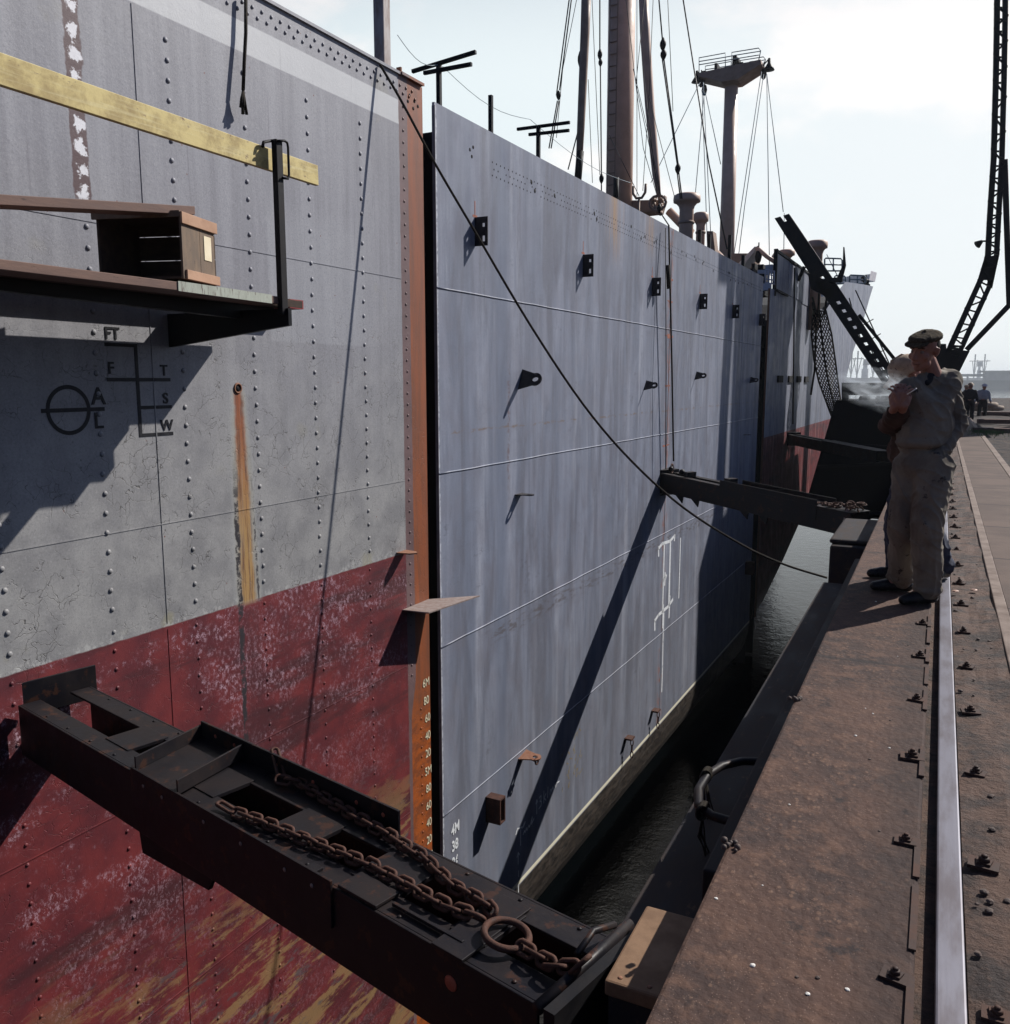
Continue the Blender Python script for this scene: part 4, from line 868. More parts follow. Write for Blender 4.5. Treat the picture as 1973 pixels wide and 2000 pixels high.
# ship end cross head
m = MB(); bx(m, L + .05, L + .065, -.06, W + .06, -.10, .11); bx(m, L + .066, L + .14, .02, W + .02, .05, .06); m.build('head_plate', M['beam'], rt, bevel=.003)
m = MB(); m.lathe(O + a * (L + .12) + b * -.0 + up * .02, b, [(.07, 0), (.07, .46)], 16); m.build('head_roller', M['beamdark'], rt)
# quay end: shaft and hook
m = MB(); m.tube([O + a * -.02 + b * -.06 + up * .03, O + a * -.03 + b * .46 + up * .03], .020, 12); m.tube([O + a * -.0 + b * .0 + up * .05, O + a * .02 + b * .10 + up * .07, O + a * -.0 + b * .22 + up * .06], .012, 6); m.build('hinge_shaft', M['beam'], rt)
m = MB(); bx(m, -.10, -.06, -.05, .47, -.34, .05); m.build('end_plate', M['beamdark'], rt)
# chain with two strands
chn = thing('mooring_chain', O + a * .3 + b * .2, 'rusty two strand chain with big ring lying on the nearest black beam', 'chain')
lk = MB(); rl, rs_ = .034, .020; pts = []
for i in range(16):
    t = 2 * math.pi * i / 16; cx_ = (.018 if math.cos(t) > 0 else -.018); pts.append((cx_ + rs_ * math.cos(t), rs_ * math.sin(t), 0))
lk.tube(pts, .0085, 6, closed=True); lkm = lk.mesh('chain_link', M['chain'])
def lay_chain(tw, step=.047, zoff=.018):
    P3 = [O + a * t + b * w_ + up * h for t, w_, h in tw]
    segs = []; acc = 0; total = sum((P3[i + 1] - P3[i]).length for i in range(len(P3) - 1)); n = int(total / step)
    for kx in range(n):
        d = (kx + .5) * step; i = 0
        while d > (P3[i + 1] - P3[i]).length: d -= (P3[i + 1] - P3[i]).length; i += 1
        dr = (P3[i + 1] - P3[i]).normalized(); p = P3[i] + dr * d
        q = dr.to_track_quat('X', 'Z') @ Matrix.Rotation(R(45 + 90 * (kx % 2) + random.uniform(-14, 14)), 4, 'X').to_quaternion()
        inst(lkm, 'chain_link', chn, p + up * (zoff + random.uniform(-.003, .003)) + b * random.uniform(-.004, .004), q)
lay_chain([(1.70, .355, .006), (1.42, .31, .006), (1.17, .285, .006), (.97, .255, .006), (.82, .26, .007), (.53, .262, .007), (.36, .235, .012)])
lay_chain([(1.80, .06, .02), (1.71, -.02 + .03, .01), (1.5, .03, .006), (1.32, .045, .006), (1.05, .06, .007), (.81, .09, .007), (.6, .155, .007), (.42, .17, .012), (.36, .20, .014)])
lay_chain([(.19, .27, .012), (.13, .275, .012), (.04, .285, .02), (-.04, .27, .045), (-.06, .24, .07)], .045)
m = MB(); rc = O + a * .265 + b * .25 + up * .028; m.tube([rc + a * (.075 * math.cos(t)) + b * (.075 * math.sin(t)) + up * (.012 * math.sin(t + 1)) for t in [i * math.pi / 16 for i in range(32)]], .0125, 8, closed=True); m.build('ring', M['chain'], chn)
for (t0, w0, h0, t1, w1, h1) in ((1.80, .36, .03, 1.72, .356, .024), (1.95, -.03, .10, 1.82, .03, .04)):
    m = MB(); p, q = O + a * t0 + b * w0 + up * h0, O + a * t1 + b * w1 + up * h1; dr = (q - p).normalized(); sd = dr.cross(up).normalized(); c0 = (p + q) / 2; ln = (q - p).length / 2
    m.tube([c0 + dr * ((ln if math.cos(t) > 0 else -ln) + .016 * math.cos(t)) + sd * (.016 * math.sin(t)) for t in [i * math.pi / 8 for i in range(16)]], .008, 6, closed=True); m.build('long_link', M['chain'], chn)
# middle beam
rt2, O2, a2, b2, up2, L2, bx2 = boom('middle black fender beam hung from wires against the new grey section', (-.82, 13.6), (-4.40, 15.9), -.42, -.19, True, .40, .34)
m = MB(); bx2(m, 0, 2.3, -.02, .42, .0, .014); m.build('top_plate', M['beam'], rt2)
m = MB(); bx2(m, .6, 2.6, .405, .418, -.2, .10); bx2(m, .6, 2.5, -.018, -.005, -.1, .09); m.build('side_plate', M['beam'], rt2)
m = MB(); bx2(m, L2 - .16, L2 + .04, -.04, .44, -.42, .05); bx2(m, 2.5, 2.62, .1, .3, .014, .12); bx2(m, 3.5, 3.6, .1, .3, .0, .09); m.build('head_plate', M['beam'], rt2)
for t in (3.5, 3.1, 1.95, 1.55): m = MB(); m.prism([O2 + a2 * t + b2 * .38 - up2 * .34, O2 + a2 * (t + .2) + b2 * .38 - up2 * .34, O2 + a2 * (t + .02) + b2 * .38 - up2 * .46], b2 * -.02); m.build('gusset', M['beamdark'], rt2)
m = MB(); m.ball(O2 + a2 * (L2 - .5) + b2 * .2 + up2 * .05, .06, 8); m.ball(O2 + a2 * (L2 - .2) + b2 * .2 + up2 * .07, .05, 8); m.build('bolt_head', M['beam'], rt2)
ch2_ = thing('chain_heap', O2 + a2 * .3 + b2 * .2 + up2 * .02, 'heap of rusty chain on the quay end of the middle beam', 'chain')
rr = random.Random(5)
for i in range(46):
    t = abs(rr.gauss(0, .35)) ; hgt = max(0, .12 - .3 * abs(t - .1)) * rr.random()
    q = Matrix.Rotation(rr.uniform(0, 6), 4, 'Z').to_quaternion() @ Matrix.Rotation(rr.uniform(0, 6), 4, 'X').to_quaternion()
    inst(lkm, 'chain_link', ch2_, O2 + a2 * (t + .02) + b2 * rr.uniform(.05, .36) + up2 * (.03 + hgt), q, 1.15)
m = MB(); p = O2 + b2 * .3; m.tube([p + V((-.1, 0, .05)), p + V((-.14, 0, -.12)), p + V((-.10, -.02, -.25)), p + V((-.16, -.03, -.36))], .035, 6); tag(m.build('securing_strap', M['plate'], base=p), 'bent steel strap holding the quay end of the middle beam', 'strap')
# third beam
rt3, O3, a3, b3, up3, L3, bx3 = boom('small distant black fender beam in front of the red bow hull', (-1.05, 24.6), (-4.05, 29.2), -.34, -.2, True, .40, .30)
m = MB(); bx3(m, 0, 3, -.01, .41, 0, .02); bx3(m, L3 - .2, L3, -.05, .45, -.36, .06); m.build('top_plate', M['beam'], rt3)

# ================================================================== STAGING at the upper left
STG = thing('work_staging', hw(3.6, 1.6, .6), 'timber work staging on a black bracket hung on the riveted hull', 'staging')
def hb(m, s0, s1, z0, z1, o0, o1): return m.hbox(s0, s1, z0, z1, o0, o1)
ob = 1.0
sP, zP = hp(537, 588, 1.02)      # outer post foot
s_br, z_br = hp(310, 655)
zt_ = hp(537, 268, 1.02)[1]
m = MB(); m.obox(hw(sP - .03, zP - .02, .99), HD * .055, HN * .04, V((0, 0, zt_ - zP + .02))); m.build('post', M['beamdark'], STG, bevel=.004)
m = MB(); m.prism([hw(sP, hp(545, 614, 1.05)[1], 1.05), hw(sP, zP + .02, 1.05), hw(sP, zP + .02, .01), hw(sP, z_br, .01)], HD * .03); m.build('bracket', M['black'], STG)
m = MB(); c0 = hw(sP, zt_ - .09, 1.0)
u_ = [(.055, -.10), (.055, .09), (.02, .11), (-.07, .10), (-.09, .05)]
m.tube([hw(sP + x, zt_ - .09 + y, 1.04) for x, y in ((-.03, .075), (.03, .09), (.055, .085), (.062, .06), (.062, -.10), (.05, -.125), (.0, -.13))], .008, 6)
m.tube([hw(sP + x, zt_ - .09 + y, .985) for x, y in ((-.02, .085), (-.09, .06), (-.10, .03))], .010, 6)
m.build('handle_loop', M['beamdark'], STG)
def plank(u0, v0, u1, v1, o0, o1, th, mat, name, sx0=None, parent=STG, bev=.003):
    s0, z0 = hp(u0, v0, o1); s1, z1 = hp(u1, v1, o1)
    if sx0 is not None: z0 = z0 + (z1 - z0) * (sx0 - s0) / (s1 - s0); s0 = sx0
    m = MB(); p = hw(s0, z0, o1); q = hw(s1, z1, o1); m.obox(p, q - p, HN * (o0 - o1), V((0, 0, -th))); return m.build(name, mat, parent, bevel=bev)
# deck planks, outer one with flaked green paint at its end
zdk = hp(545, 571, 1.0)[1]
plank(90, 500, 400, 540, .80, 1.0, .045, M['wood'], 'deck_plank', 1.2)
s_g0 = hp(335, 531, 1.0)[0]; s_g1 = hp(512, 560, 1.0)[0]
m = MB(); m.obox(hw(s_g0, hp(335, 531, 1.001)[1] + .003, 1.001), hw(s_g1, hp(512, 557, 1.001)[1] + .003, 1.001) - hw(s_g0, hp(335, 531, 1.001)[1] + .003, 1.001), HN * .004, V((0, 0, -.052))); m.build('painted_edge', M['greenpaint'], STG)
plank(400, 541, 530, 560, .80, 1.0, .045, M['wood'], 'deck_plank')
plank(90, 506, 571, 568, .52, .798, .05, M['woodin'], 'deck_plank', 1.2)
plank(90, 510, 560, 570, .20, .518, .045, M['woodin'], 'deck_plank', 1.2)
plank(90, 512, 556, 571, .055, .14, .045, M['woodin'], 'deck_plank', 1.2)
m = MB(); s5, z5_ = hp(571, 568, .795); m.obox(hw(s5 - .13, z5_ + .004, .797), HD * .135, HN * -.285, V((0, 0, -.058))); m.build('red_tip', M['redpaint'], STG)
plank(90, 520, 545, 583, .60, .66, .10, M['black'], 'joist', 1.2)
# guard board
s0, z0 = hp(90, 130, .96); s1, z1 = hp(600, 312, .96); s0b, z0b = hp(90, 188, .96); s1b, z1b = hp(601, 350, .96)
gb = MB(); k0 = -1.0
z0x = z0 + (z1 - z0) * ((1.2) - s0) / (s1 - s0); z0bx = z0b + (z1b - z0b) * (1.2 - s0b) / (s1b - s0b)
gb.prism([hw(1.2, z0x, .96), hw(s1, z1, .96), hw(s1 + .003, z1b, .96), hw(1.2, z0bx, .96)], HN * -.03); gb.build('guard_board', M['yplank'], STG, bevel=.003)
# crate
o1 = .95
cs, cz = hp(413, 530, o1)       # right bottom far corner reference
f1 = hp(345, 524, o1); f2 = hp(333, 397, o1)
Hc = .43
zc0 = hp(345, 527, .98)[1]
sL = hp(188, 512, .98)[0]
crate = thing('wooden_crate', hw(3.4, 1.9, .7), 'open old wooden crate with a paper label standing on the staging planks', 'crate')
# crate oriented: end panel faces forward-right; built in its own frame from measured corners
A0 = P(345, 525, x=hw(4, 0, .98).x)     # near bottom corner of the end panel
A0 = V(A0)
cz0 = A0.z
c_far = P(414, 540, z=cz0)          # far bottom corner
c_left = P(190, 500, z=cz0)
ex = (c_far - A0); ex.z = 0
print('crate', A0, c_far, c_left, ex.length, (c_left - A0).length)
exn = V((.0, 1, 0)); 
ang = math.atan2(ex.y, ex.x)
W_ = .34; D_ = .52; Hc = hp(333, 397, .98)[1] - cz0
e1 = V((-.35, .94, 0)).normalized()       # along the lit end panel (towards the hull)
e1 = ex.normalized(); W_ = min(.45, max(.25, ex.length))
e2 = V((-e1.y, e1.x, 0)); 
if e2.dot(c_left - A0) < 0: e2 = -e2
upv = V((0, 0, 1))
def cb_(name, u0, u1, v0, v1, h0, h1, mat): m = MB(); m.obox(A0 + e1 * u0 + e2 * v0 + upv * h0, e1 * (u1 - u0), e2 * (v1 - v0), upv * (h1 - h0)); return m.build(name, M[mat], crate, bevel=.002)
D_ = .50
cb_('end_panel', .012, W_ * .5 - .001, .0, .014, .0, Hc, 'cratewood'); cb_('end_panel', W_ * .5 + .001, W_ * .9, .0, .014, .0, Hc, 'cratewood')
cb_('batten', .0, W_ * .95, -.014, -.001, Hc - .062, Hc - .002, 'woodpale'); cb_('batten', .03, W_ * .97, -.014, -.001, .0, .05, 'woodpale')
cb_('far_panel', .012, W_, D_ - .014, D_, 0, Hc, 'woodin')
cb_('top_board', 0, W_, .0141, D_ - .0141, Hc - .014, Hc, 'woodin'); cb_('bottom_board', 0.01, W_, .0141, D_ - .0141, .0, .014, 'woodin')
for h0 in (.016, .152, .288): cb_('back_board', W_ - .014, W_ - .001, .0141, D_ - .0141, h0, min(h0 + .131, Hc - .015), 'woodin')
cb_('top_rim', -.002, .012, 0.0, D_ + .02, Hc - .03, Hc + .004, 'cratewood')
lb = cb_('paper_label', W_ * .60, W_ * .80, -.004, -.001, Hc * .36, Hc * .74, 'paper')
# loose plank on top of the crate
lp = MB(); p = P(-60, 357, z=1.9 + 0); q0 = P(368, 389, x=hw(4, 0, .93).x); p0 = P(60, 370, x=hw(4, 0, .93).x)
dq = (q0 - p0); pa = q0 - dq * 1.6
lp.obox(pa + V((0, 0, -.0)), q0 - pa, V((-.17, 0, 0)), V((0, 0, -.045))); tag(lp.build('plank', M['wood'], base=q0, bevel=.003), 'loose weathered plank resting on top of the wooden crate', 'plank')

# ================================================================== ROPES
def rope_thing(pts, r, lab, mat='rope', name='rope', n=7, cat='rope', grp=None):
    m = MB(); m.tube(pts, r, n); return tag(m.build(name, M[mat], base=pts[0]), lab, cat, grp)
RA = V((-4.62, 6.86, 4.25)); RB = V((-.60, 10.0, -.6))
rp_ = [PV(u, v, RA, RB) for u, v in ((717, 122), (728, 140), (760, 195), (822, 310), (900, 443), (1000, 612), (1100, 762), (1190, 868), (1290, 958), (1400, 1028), (1480, 1065), (1560, 1090))]
fine = []
for i in range(len(rp_) - 1):
    p0, p1, p2, p3 = rp_[max(i - 1, 0)], rp_[i], rp_[i + 1], rp_[min(i + 2, len(rp_) - 1)]
    for j in range(5):
        t = j / 5; fine.append(.5 * ((2 * p1) + (p2 - p0) * t + (2 * p0 - 5 * p1 + 4 * p2 - p3) * t * t + (-p0 + 3 * p1 - 3 * p2 + p3) * t ** 3))
fine.append(rp_[-1]); rope_thing(fine, .012, 'long dark rope slanting from the bulwark post across the grey plating to the quay')
rp2 = [hq(464, -10, .045), hq(464, 62, .05), hq(461, 120, .055), hq(459, 170, .06)]
t = rope_thing(rp2, .013, 'short frayed black rope hanging over the white band of the riveted section')
for i in range(7):
    m = MB(); p = rp2[-1]; d = V((random.uniform(-.02, .02), random.uniform(-.03, .03), -.12 - random.random() * .05)); m.tube([p, p + d * .5 + V((0, random.uniform(-.01, .01), 0)), p + d], [.008, .007, .012], 5); m.build('frayed_strand', M['rope'], t)
wl = thing('lifting_tackle', hq(1268, 860, .14), 'black lifting ropes with shackle holding the ship end of the middle beam', 'tackle')
m = MB(); m.tube([hq(1262, 425, .10), hq(1264, 520, .16), hq(1268, 700, .16), hq(1271, 870, .16)], .016, 6); m.build('rope', M['rope'], wl)
m = MB(); m.tube([hq(1256, 430, .10), hq(1257, 700, .16), hq(1256, 885, .16)], .009, 5); m.build('rope', M['wire'], wl)
m = MB(); m.tube([hq(1260, 500, .17), hq(1262, 545, .18)], .035, 6); m.build('turnbuckle', M['rope'], wl)
m = MB(); c0 = hq(1268, 884, .16); m.tube([c0 + HD * (.07 * math.cos(t)) + V((0, 0, .085 * math.sin(t))) for t in [i * math.pi / 8 for i in range(16)]], .014, 6, closed=True); m.build('shackle', M['chain'], wl)
rope_thing([hq(1499, 505, .25), hq(1498, 640, .3), hq(1496, 800, .3)], .022, 'single vertical rope on the bow section down to the far beam')
m = MB(); rope_thing([P(1262, 425, y=28), P(1244, 398, y=28)], .02, 'short rope from the pulley to the top of the grey plating')

# cargo net
net = thing('cargo_net', P(1545, 590, y=31), 'bunched black cargo net hanging in front of the bow plating', 'net')
m = MB(); ctr = [(1546, 585, 12), (1550, 630, 19), (1556, 680, 20), (1563, 720, 18), (1572, 755, 14), (1577, 785, 8)]
def npt(t, w_):
    f_ = t * (len(ctr) - 1); i = min(int(f_), len(ctr) - 2); g = f_ - i; u = ctr[i][0] * (1 - g) + ctr[i + 1][0] * g; v = ctr[i][1] * (1 - g) + ctr[i + 1][1] * g; hw_ = ctr[i][2] * (1 - g) + ctr[i + 1][2] * g
    q = P(u + w_ * hw_, v, y=31 - 1.1 * (1 - abs(w_)) * .5 + .4 * math.sin(9 * t + 3 * w_)); return q
NT, NW = 44, 7
for i in range(NT):
    for j in range(NW):
        w0 = -1 + 2 * (j + .5 * (i % 2)) / NW; w1 = -1 + 2 * (j + .5 * ((i + 1) % 2)) / NW
        for wd in (w1, w1 + (2 / NW if i % 2 else -2 / NW)):
            if abs(wd) <= 1.05 and abs(w0) <= 1.05: m.tube([npt(i / NT, w0), npt((i + 1) / NT, wd)], .018, 4, caps=False)
for w_ in (-1, 0, 1): m.tube([npt(t / 20, w_) for t in range(21)], .03, 5)
m.build('net_mesh', M['rope'], net)
m = MB(); 
for pth in ([(1533, 560), (1540, 590), (1548, 600)], [(1560, 560), (1556, 590), (1550, 600)], [(1533, 570), (1536, 590), (1540, 620), (1537, 700), (1530, 745)], [(1546, 540), (1544, 590)]): m.tube([P(u, v, y=30.8) for u, v in pth], .035, 5)
m.build('net_sling', M['rope'], net)

# ================================================================== RAISED BEAM, DARK PLATFORM
YJ = 29.3
def J(u, v, dy=0.0): return P(u, v, y=YJ) + V((0, dy, 0))
rb = thing('raised_beam', J(1690, 722), 'black perforated steel beam raised at a steep slant over the ship side', 'beam')
L0, L1 = (1668, 722), (1464, 411); R0, R1 = (1692, 716), (1486, 404)
def ed(t, side):
    aa, bb_ = (L0, L1) if side == 0 else (R0, R1); bow_ = -2.5 * math.sin(math.pi * t) if side == 0 else 2 * math.sin(math.pi * t)
    return (aa[0] + (bb_[0] - aa[0]) * t + bow_ * .8, aa[1] + (bb_[1] - aa[1]) * t)
def wpt(t, w_, dy=0.0): l_, r_ = ed(t, 0), ed(t, 1); return J(l_[0] + (r_[0] - l_[0]) * w_, l_[1] + (r_[1] - l_[1]) * w_, dy)
m = MB(); N_ = 24
for i in range(N_):
    t0, t1 = i / N_, (i + 1) / N_
    for w0, w1 in ((-.12, .38), (.62, 1.12)): m.prism([wpt(t0, w0), wpt(t0, w1), wpt(t1, w1), wpt(t1, w0)], (0, .25, 0))
m.build('chord', M['black'], rb)
m = MB()
for i in range(60):
    t0 = i / 60; t1 = (i + 1) / 60
    hole = i < 38 and i % 3 == 1
    if not hole and i < 58: m.prism([wpt(t0, .38), wpt(t0, .62), wpt(t1, .62), wpt(t1, .38)], (0, .02, 0))
m.build('web_plate', M['black'], rb)
m = MB(); m.prism([J(1524, 515), J(1575, 535), J(1592, 560), J(1560, 560), J(1530, 545)], (0, .5, 0)); m.bar(J(1566, 529), J(1590, 528), .14); m.prism([J(1588, 532), J(1596, 500), J(1593, 466), J(1591, 466), J(1590, 500), J(1578, 526)], (0, .12, 0)); m.bar(J(1607, 606), J(1615, 612), .10); m.bar(J(1518, 503), J(1506, 530), .1); m.build('outrigger', M['black'], rb)
m = MB()
for ln in ([(1612, 545), (1690, 715)], [(1600, 560), (1622, 640), (1678, 716)], [(1615, 612), (1684, 700)], [(1625, 620), (1660, 700)]): m.tube([J(*p, dy=.4) for p in ln], .018, 4)
m.bar(J(1618, 592, .5), J(1692, 684, .5), .10)
for u, v in ((1626, 612), (1640, 640), (1652, 668)): m.tube([J(u, v, .4), J(u + 20, v - 12, .5)], .014, 4)
m.build('stay', M['beamdark'], rb)
YP = 30
plf = thing('fender_platform', P(1640, 760, y=YP), 'big dark steel platform filling the gap between bow and quay', 'platform')
Q = lambda u, v, dy=0: P(u, v, y=YP) + V((0, dy, 0))
m = MB(); m.prism([Q(1577, 755), Q(1725, 757), Q(1725, 985), Q(1515, 968)], (0, 3.0, 0)); m.build('front_plate', M['dark'], plf)
m = MB(); m.prism([Q(1588, 722), Q(1722, 722), Q(1722, 743), Q(1588, 746)], (0, .5, 0)); m.build('cross_beam', M['black'], plf)
m = MB()
for u in (1594, 1632, 1715): m.bar(Q(u, 742, .2), Q(u, 758, .2), .14 if u != 1594 else .2)
m.build('beam_post', M['black'], plf)
for u in (1623, 1636, 1655, 1664, 1671): m = MB(); m.lathe(Q(u, 756, .4) - V((0, 0, .05)), (0, 0, 1), [(.09, 0), (.08, .12), (.045, .2)], 8); m.build('bollard', M['black'], plf)
m = MB(); m.bar(Q(1545, 880, -.15), Q(1722, 872, -.15), .1); m.bar(Q(1560, 835, -.1), Q(1722, 845, -.1), .06); m.build('stiffener', M['beamdark'], plf)
m = MB(); c0 = Q(1655, 985, -.6); m.tube([c0 + V((.34 * math.cos(t), 0, .34 * math.sin(t))) for t in [i * math.pi / 10 for i in range(20)]], .11, 8, closed=True); tag(m.build('tyre_fender', M['black'], base=c0), 'old black tyre hanging below the dark platform', 'tyre')

# ================================================================== CRANE on the quay
YC = 28
crn = thing('harbour_crane', P(1790, 700, y=YC), 'black lattice crane leg rising and curving at the right edge', 'crane')
Kq = lambda u, v, dy=0: P(u, v, y=YC) + V((0, dy, 0))
lft = [(1782, 668), (1790, 648), (1845, 527), (1859, 481), (1863, 403), (1870, 297), (1874, 150), (1876, 40), (1877, -60)]
rgt = [(1812, 672), (1822, 651), (1872, 540), (1886, 480), (1890, 403), (1896, 297), (1900, 150), (1902, 40), (1903, -60)]
def path(lst, wd, m, dy):
    for (p, q) in zip(lst[:-1], lst[1:]): m.prism([Kq(p[0], p[1]), Kq(p[0] + wd, p[1] + (2 if wd > 0 else -2)), Kq(q[0] + wd, q[1]), Kq(q[0], q[1])], (0, dy, 0))
m = MB(); path(lft, 11, m, .35); m.build('leg_chord', M['black'], crn); m = MB(); path(rgt, -10, m, .35); m.build('leg_chord', M['black'], crn)
m = MB()
def lp_(lst, t):
    f_ = t * (len(lst) - 1); i = min(int(f_), len(lst) - 2); g = f_ - i; return (lst[i][0] * (1 - g) + lst[i + 1][0] * g, lst[i][1] * (1 - g) + lst[i + 1][1] * g)
ts = [i / 36 for i in range(37)]
for i in range(36):
    l0, r0 = lp_(lft, ts[i]), lp_(rgt, ts[i]); l1_, r1_ = lp_(lft, ts[i + 1]), lp_(rgt, ts[i + 1])
    m = MB(); m.bar(Kq(*(l0 if i % 2 else r0), .02), Kq(*(r1_ if i % 2 else l1_), .02), .07, .04); m.build('lacing_bar', M['black'], crn)
    m = MB(); m.bar(Kq(*l0, .3), Kq(*r0, .3), .06, .04); m.build('batten', M['black'], crn)
m = MB()
m.prism([Kq(1848, 522), Kq(1858, 485), Kq(1886, 480), Kq(1872, 545), Kq(1862, 528)], (0, .03, 0)); m.build('knee_plate', M['black'], crn)
m = MB(); m.prism([Kq(1740, 735), Kq(1780, 658), Kq(1830, 662), Kq(1800, 722), Kq(1790, 800), Kq(1735, 800)], (0, .5, 0)); m.prism([Kq(1750, 800), Kq(1750, 675), Kq(1765, 650), Kq(1785, 650), Kq(1790, 700)], (0, -.5, 0)); m.build('base_gusset', M['black'], crn)
m = MB(); m.bar(Kq(1824, 660, .1), Kq(1905, 575, .1), .14); m.bar(Kq(1905, 575, .1), Kq(1896, 300, .1), .14); m.build('brace', M['black'], crn)
m = MB(); p = Kq(1853, 455); m.lathe(p, (-.6, -.3, -.5), [(.04, 0), (.11, .16)], 10); m.bar(p, Kq(1860, 455), .04); m.build('floodlight', M['black'], crn)
m = MB()
base_l = Kq(1765, 790); m.box(-.15, .55, YC - .9, YC + 1.6, .02, .95); m.build('bogie', M['black'], crn, bevel=.03)
m = MB(); p0 = P(1878, -60, y=YC); m.box(p0.x - .1, p0.x + .8, YC - .1, YC + .6, p0.z, p0.z + 4); m.box(2.35, 3.0, 32, 38, 2.5, 17); m.box(2.35, 3.0, 29.6, 31.99, 2.5, 8.5); m.box(2.5, 3, 34, 34.6, .0, 2.5); m.build('portal_shade_boxes', M['black'], crn)  # leg top, plus unseen crane body boxes shaped for shade on the middle hull
m = MB()
for y0_, y1_, za, zb_ in ((38.8, 39.5, 6, 17), (41.2, 41.6, 4, 18), (44.0, 44.5, 7, 16)): m.box(3.2, 3.6, y0_, y1_, za, zb_)  # unseen panels added beyond the view to streak the bow section with shade
m.box(3.25, 3.5, 38.6, 48, 3.6, 3.9); m.box(3.25, 3.5, 39, 39.3, 0, 3.6); m.box(3.25, 3.5, 47, 47.3, 0, 3.6); m.build('shade_panels', M['black'], crn)

# ================================================================== RING, DEBRIS, YARD
m = MB(); zr = -.58
rpts = [(1500, 1438), (1445, 1437), (1400, 1436), (1362, 1445), (1335, 1462), (1318, 1490), (1318, 1520), (1345, 1540), (1400, 1556), (1450, 1566)]
m.tube([P(u, v, z=zr + (.0 if 1 < i < 6 else .0)) for i, (u, v) in enumerate(rpts)], .022, 12); rg = tag(m.build('pipe_hoop', M['beam'], base=P(1345, 1490, z=zr)), 'dark curved pipe hoop sticking out from under the quay edge', 'pipe')
for u, v in ((1333, 1463), (1326, 1530)):
    m = MB(); p = P(u, v, z=zr)
    for kx in range(4): m.tube([p + V((.027 * math.cos(t) * .8, .036 * math.cos(t) * .5 + kx * .014 - .02, .036 * math.sin(t))) for t in [i * math.pi / 6 for i in range(12)]], .007, 5, closed=True)
    for kx in range(5): m.tube([p + V((0, 0, -.03)), p + V((random.uniform(-.03, .03), random.uniform(-.03, .03), -.12)), p + V((random.uniform(-.04, .04), random.uniform(-.05, .05), -.2 - random.random() * .06))], .004, 4)
    m.build('rope_lashing', M['rope'], rg)
def blob(c, r, sc=(1, 1, 1), n=8, seed=0):
    m2 = MB(); m2.smooth = False; vs = []; b_ = bmesh.new(); bmesh.ops.create_icosphere(b_, subdivisions=2 if r > .02 else 1, radius=1)
    for v_ in b_.verts: d = v_.co.copy(); f_ = 1 + .35 * mnoise.noise(d * 1.3 + V((seed, 0, 0))); vs.append(V((d.x * r * sc[0] * f_, d.y * r * sc[1] * f_, d.z * r * sc[2] * f_)) + V(c))
    fs = [[v_.index for v_ in f_.verts] for f_ in b_.faces]; b_.free(); m2.add(vs, fs); return m2
M['shell'] = worn('pinkish_stone', (.62, .40, .30), (.45, .27, .20), 30, .6); M['stone'] = worn('dark_stone', (.07, .05, .042), (.12, .085, .07), 20, .8); M['whitebit'] = worn('white_scrap', (.7, .68, .64), (.6, .56, .5), 30, .7)
for u, v, lab in ((1803, 1115, 'pale round stone beside the rail, the left of a pair'), (1838, 1113, 'pale round stone beside the rail, the right of a pair')):
    p = P(u, v, z=.0); tag(blob(p, .022, (1, 1, .35), seed=u).build('stone', M['shell'], base=p), lab, 'stone')
sm_w = blob((0, 0, 0), 1, (1, 1, .5), seed=3).mesh('scrap', M['whitebit']); sm_s = blob((0, 0, 0), 1, (1, 1, .6), seed=8).mesh('pebble', M['stone'])
rr = random.Random(11)
def litter(me, n, nm, lab, cat, grp, smin, smax, x0, x1, y0, y1, z=.0):
    for i in range(n):
        y = y0 * (y1 / y0) ** rr.random(); x = rr.uniform(x0, x1); s_ = rr.uniform(smin, smax)
        o = bpy.data.objects.new(nm, me); col.objects.link(o); o.location = (x, y, z + s_ * .2); o.scale = (s_,) * 3; o.rotation_euler = (0, 0, rr.uniform(0, 6)); tag(o, lab, cat, grp)
litter(sm_w, 16, 'scrap', 'tiny white scrap lying on the brown quay', 'scrap', 'tiny white scraps on the quay', .003, .007, QX + .03, -.02, 1.8, 9)
litter(sm_w, 10, 'scrap', 'tiny white scrap in the dirt beside the rail', 'scrap', 'tiny white scraps beside the rail', .003, .006, .17, .39, 2.0, 9, -.03)
litter(sm_s, 26, 'pebble', 'dark pebble on the brown quay', 'pebble', 'dark pebbles on the quay', .002, .006, QX + .02, .0, 1.8, 12)
litter(sm_s, 60, 'pebble', 'dark clod in the dirt beside the rail', 'pebble', 'dark clods beside the rail', .005, .013, .17, .39, 1.8, 14, -.02)
for u, v, lab in ((1378, 1598, 'dark knot of dirt on the quay edge near the pipe hoop'), (1500, 1320, 'dark lump on the quay edge beyond the pipe hoop')):
    m = MB(); p = P(u, v, z=0)
    for i in range(9): m.ball(p + V((rr.uniform(-.025, .025), rr.uniform(-.03, .03), .006)), rr.uniform(.006, .014), 6)
    m.build('dirt_lump', M['stone'], base=p); tag(bpy.data.objects[-1] if False else [o for o in col.objects if o.name.startswith('dirt_lump')][-1], lab, 'dirt lump')
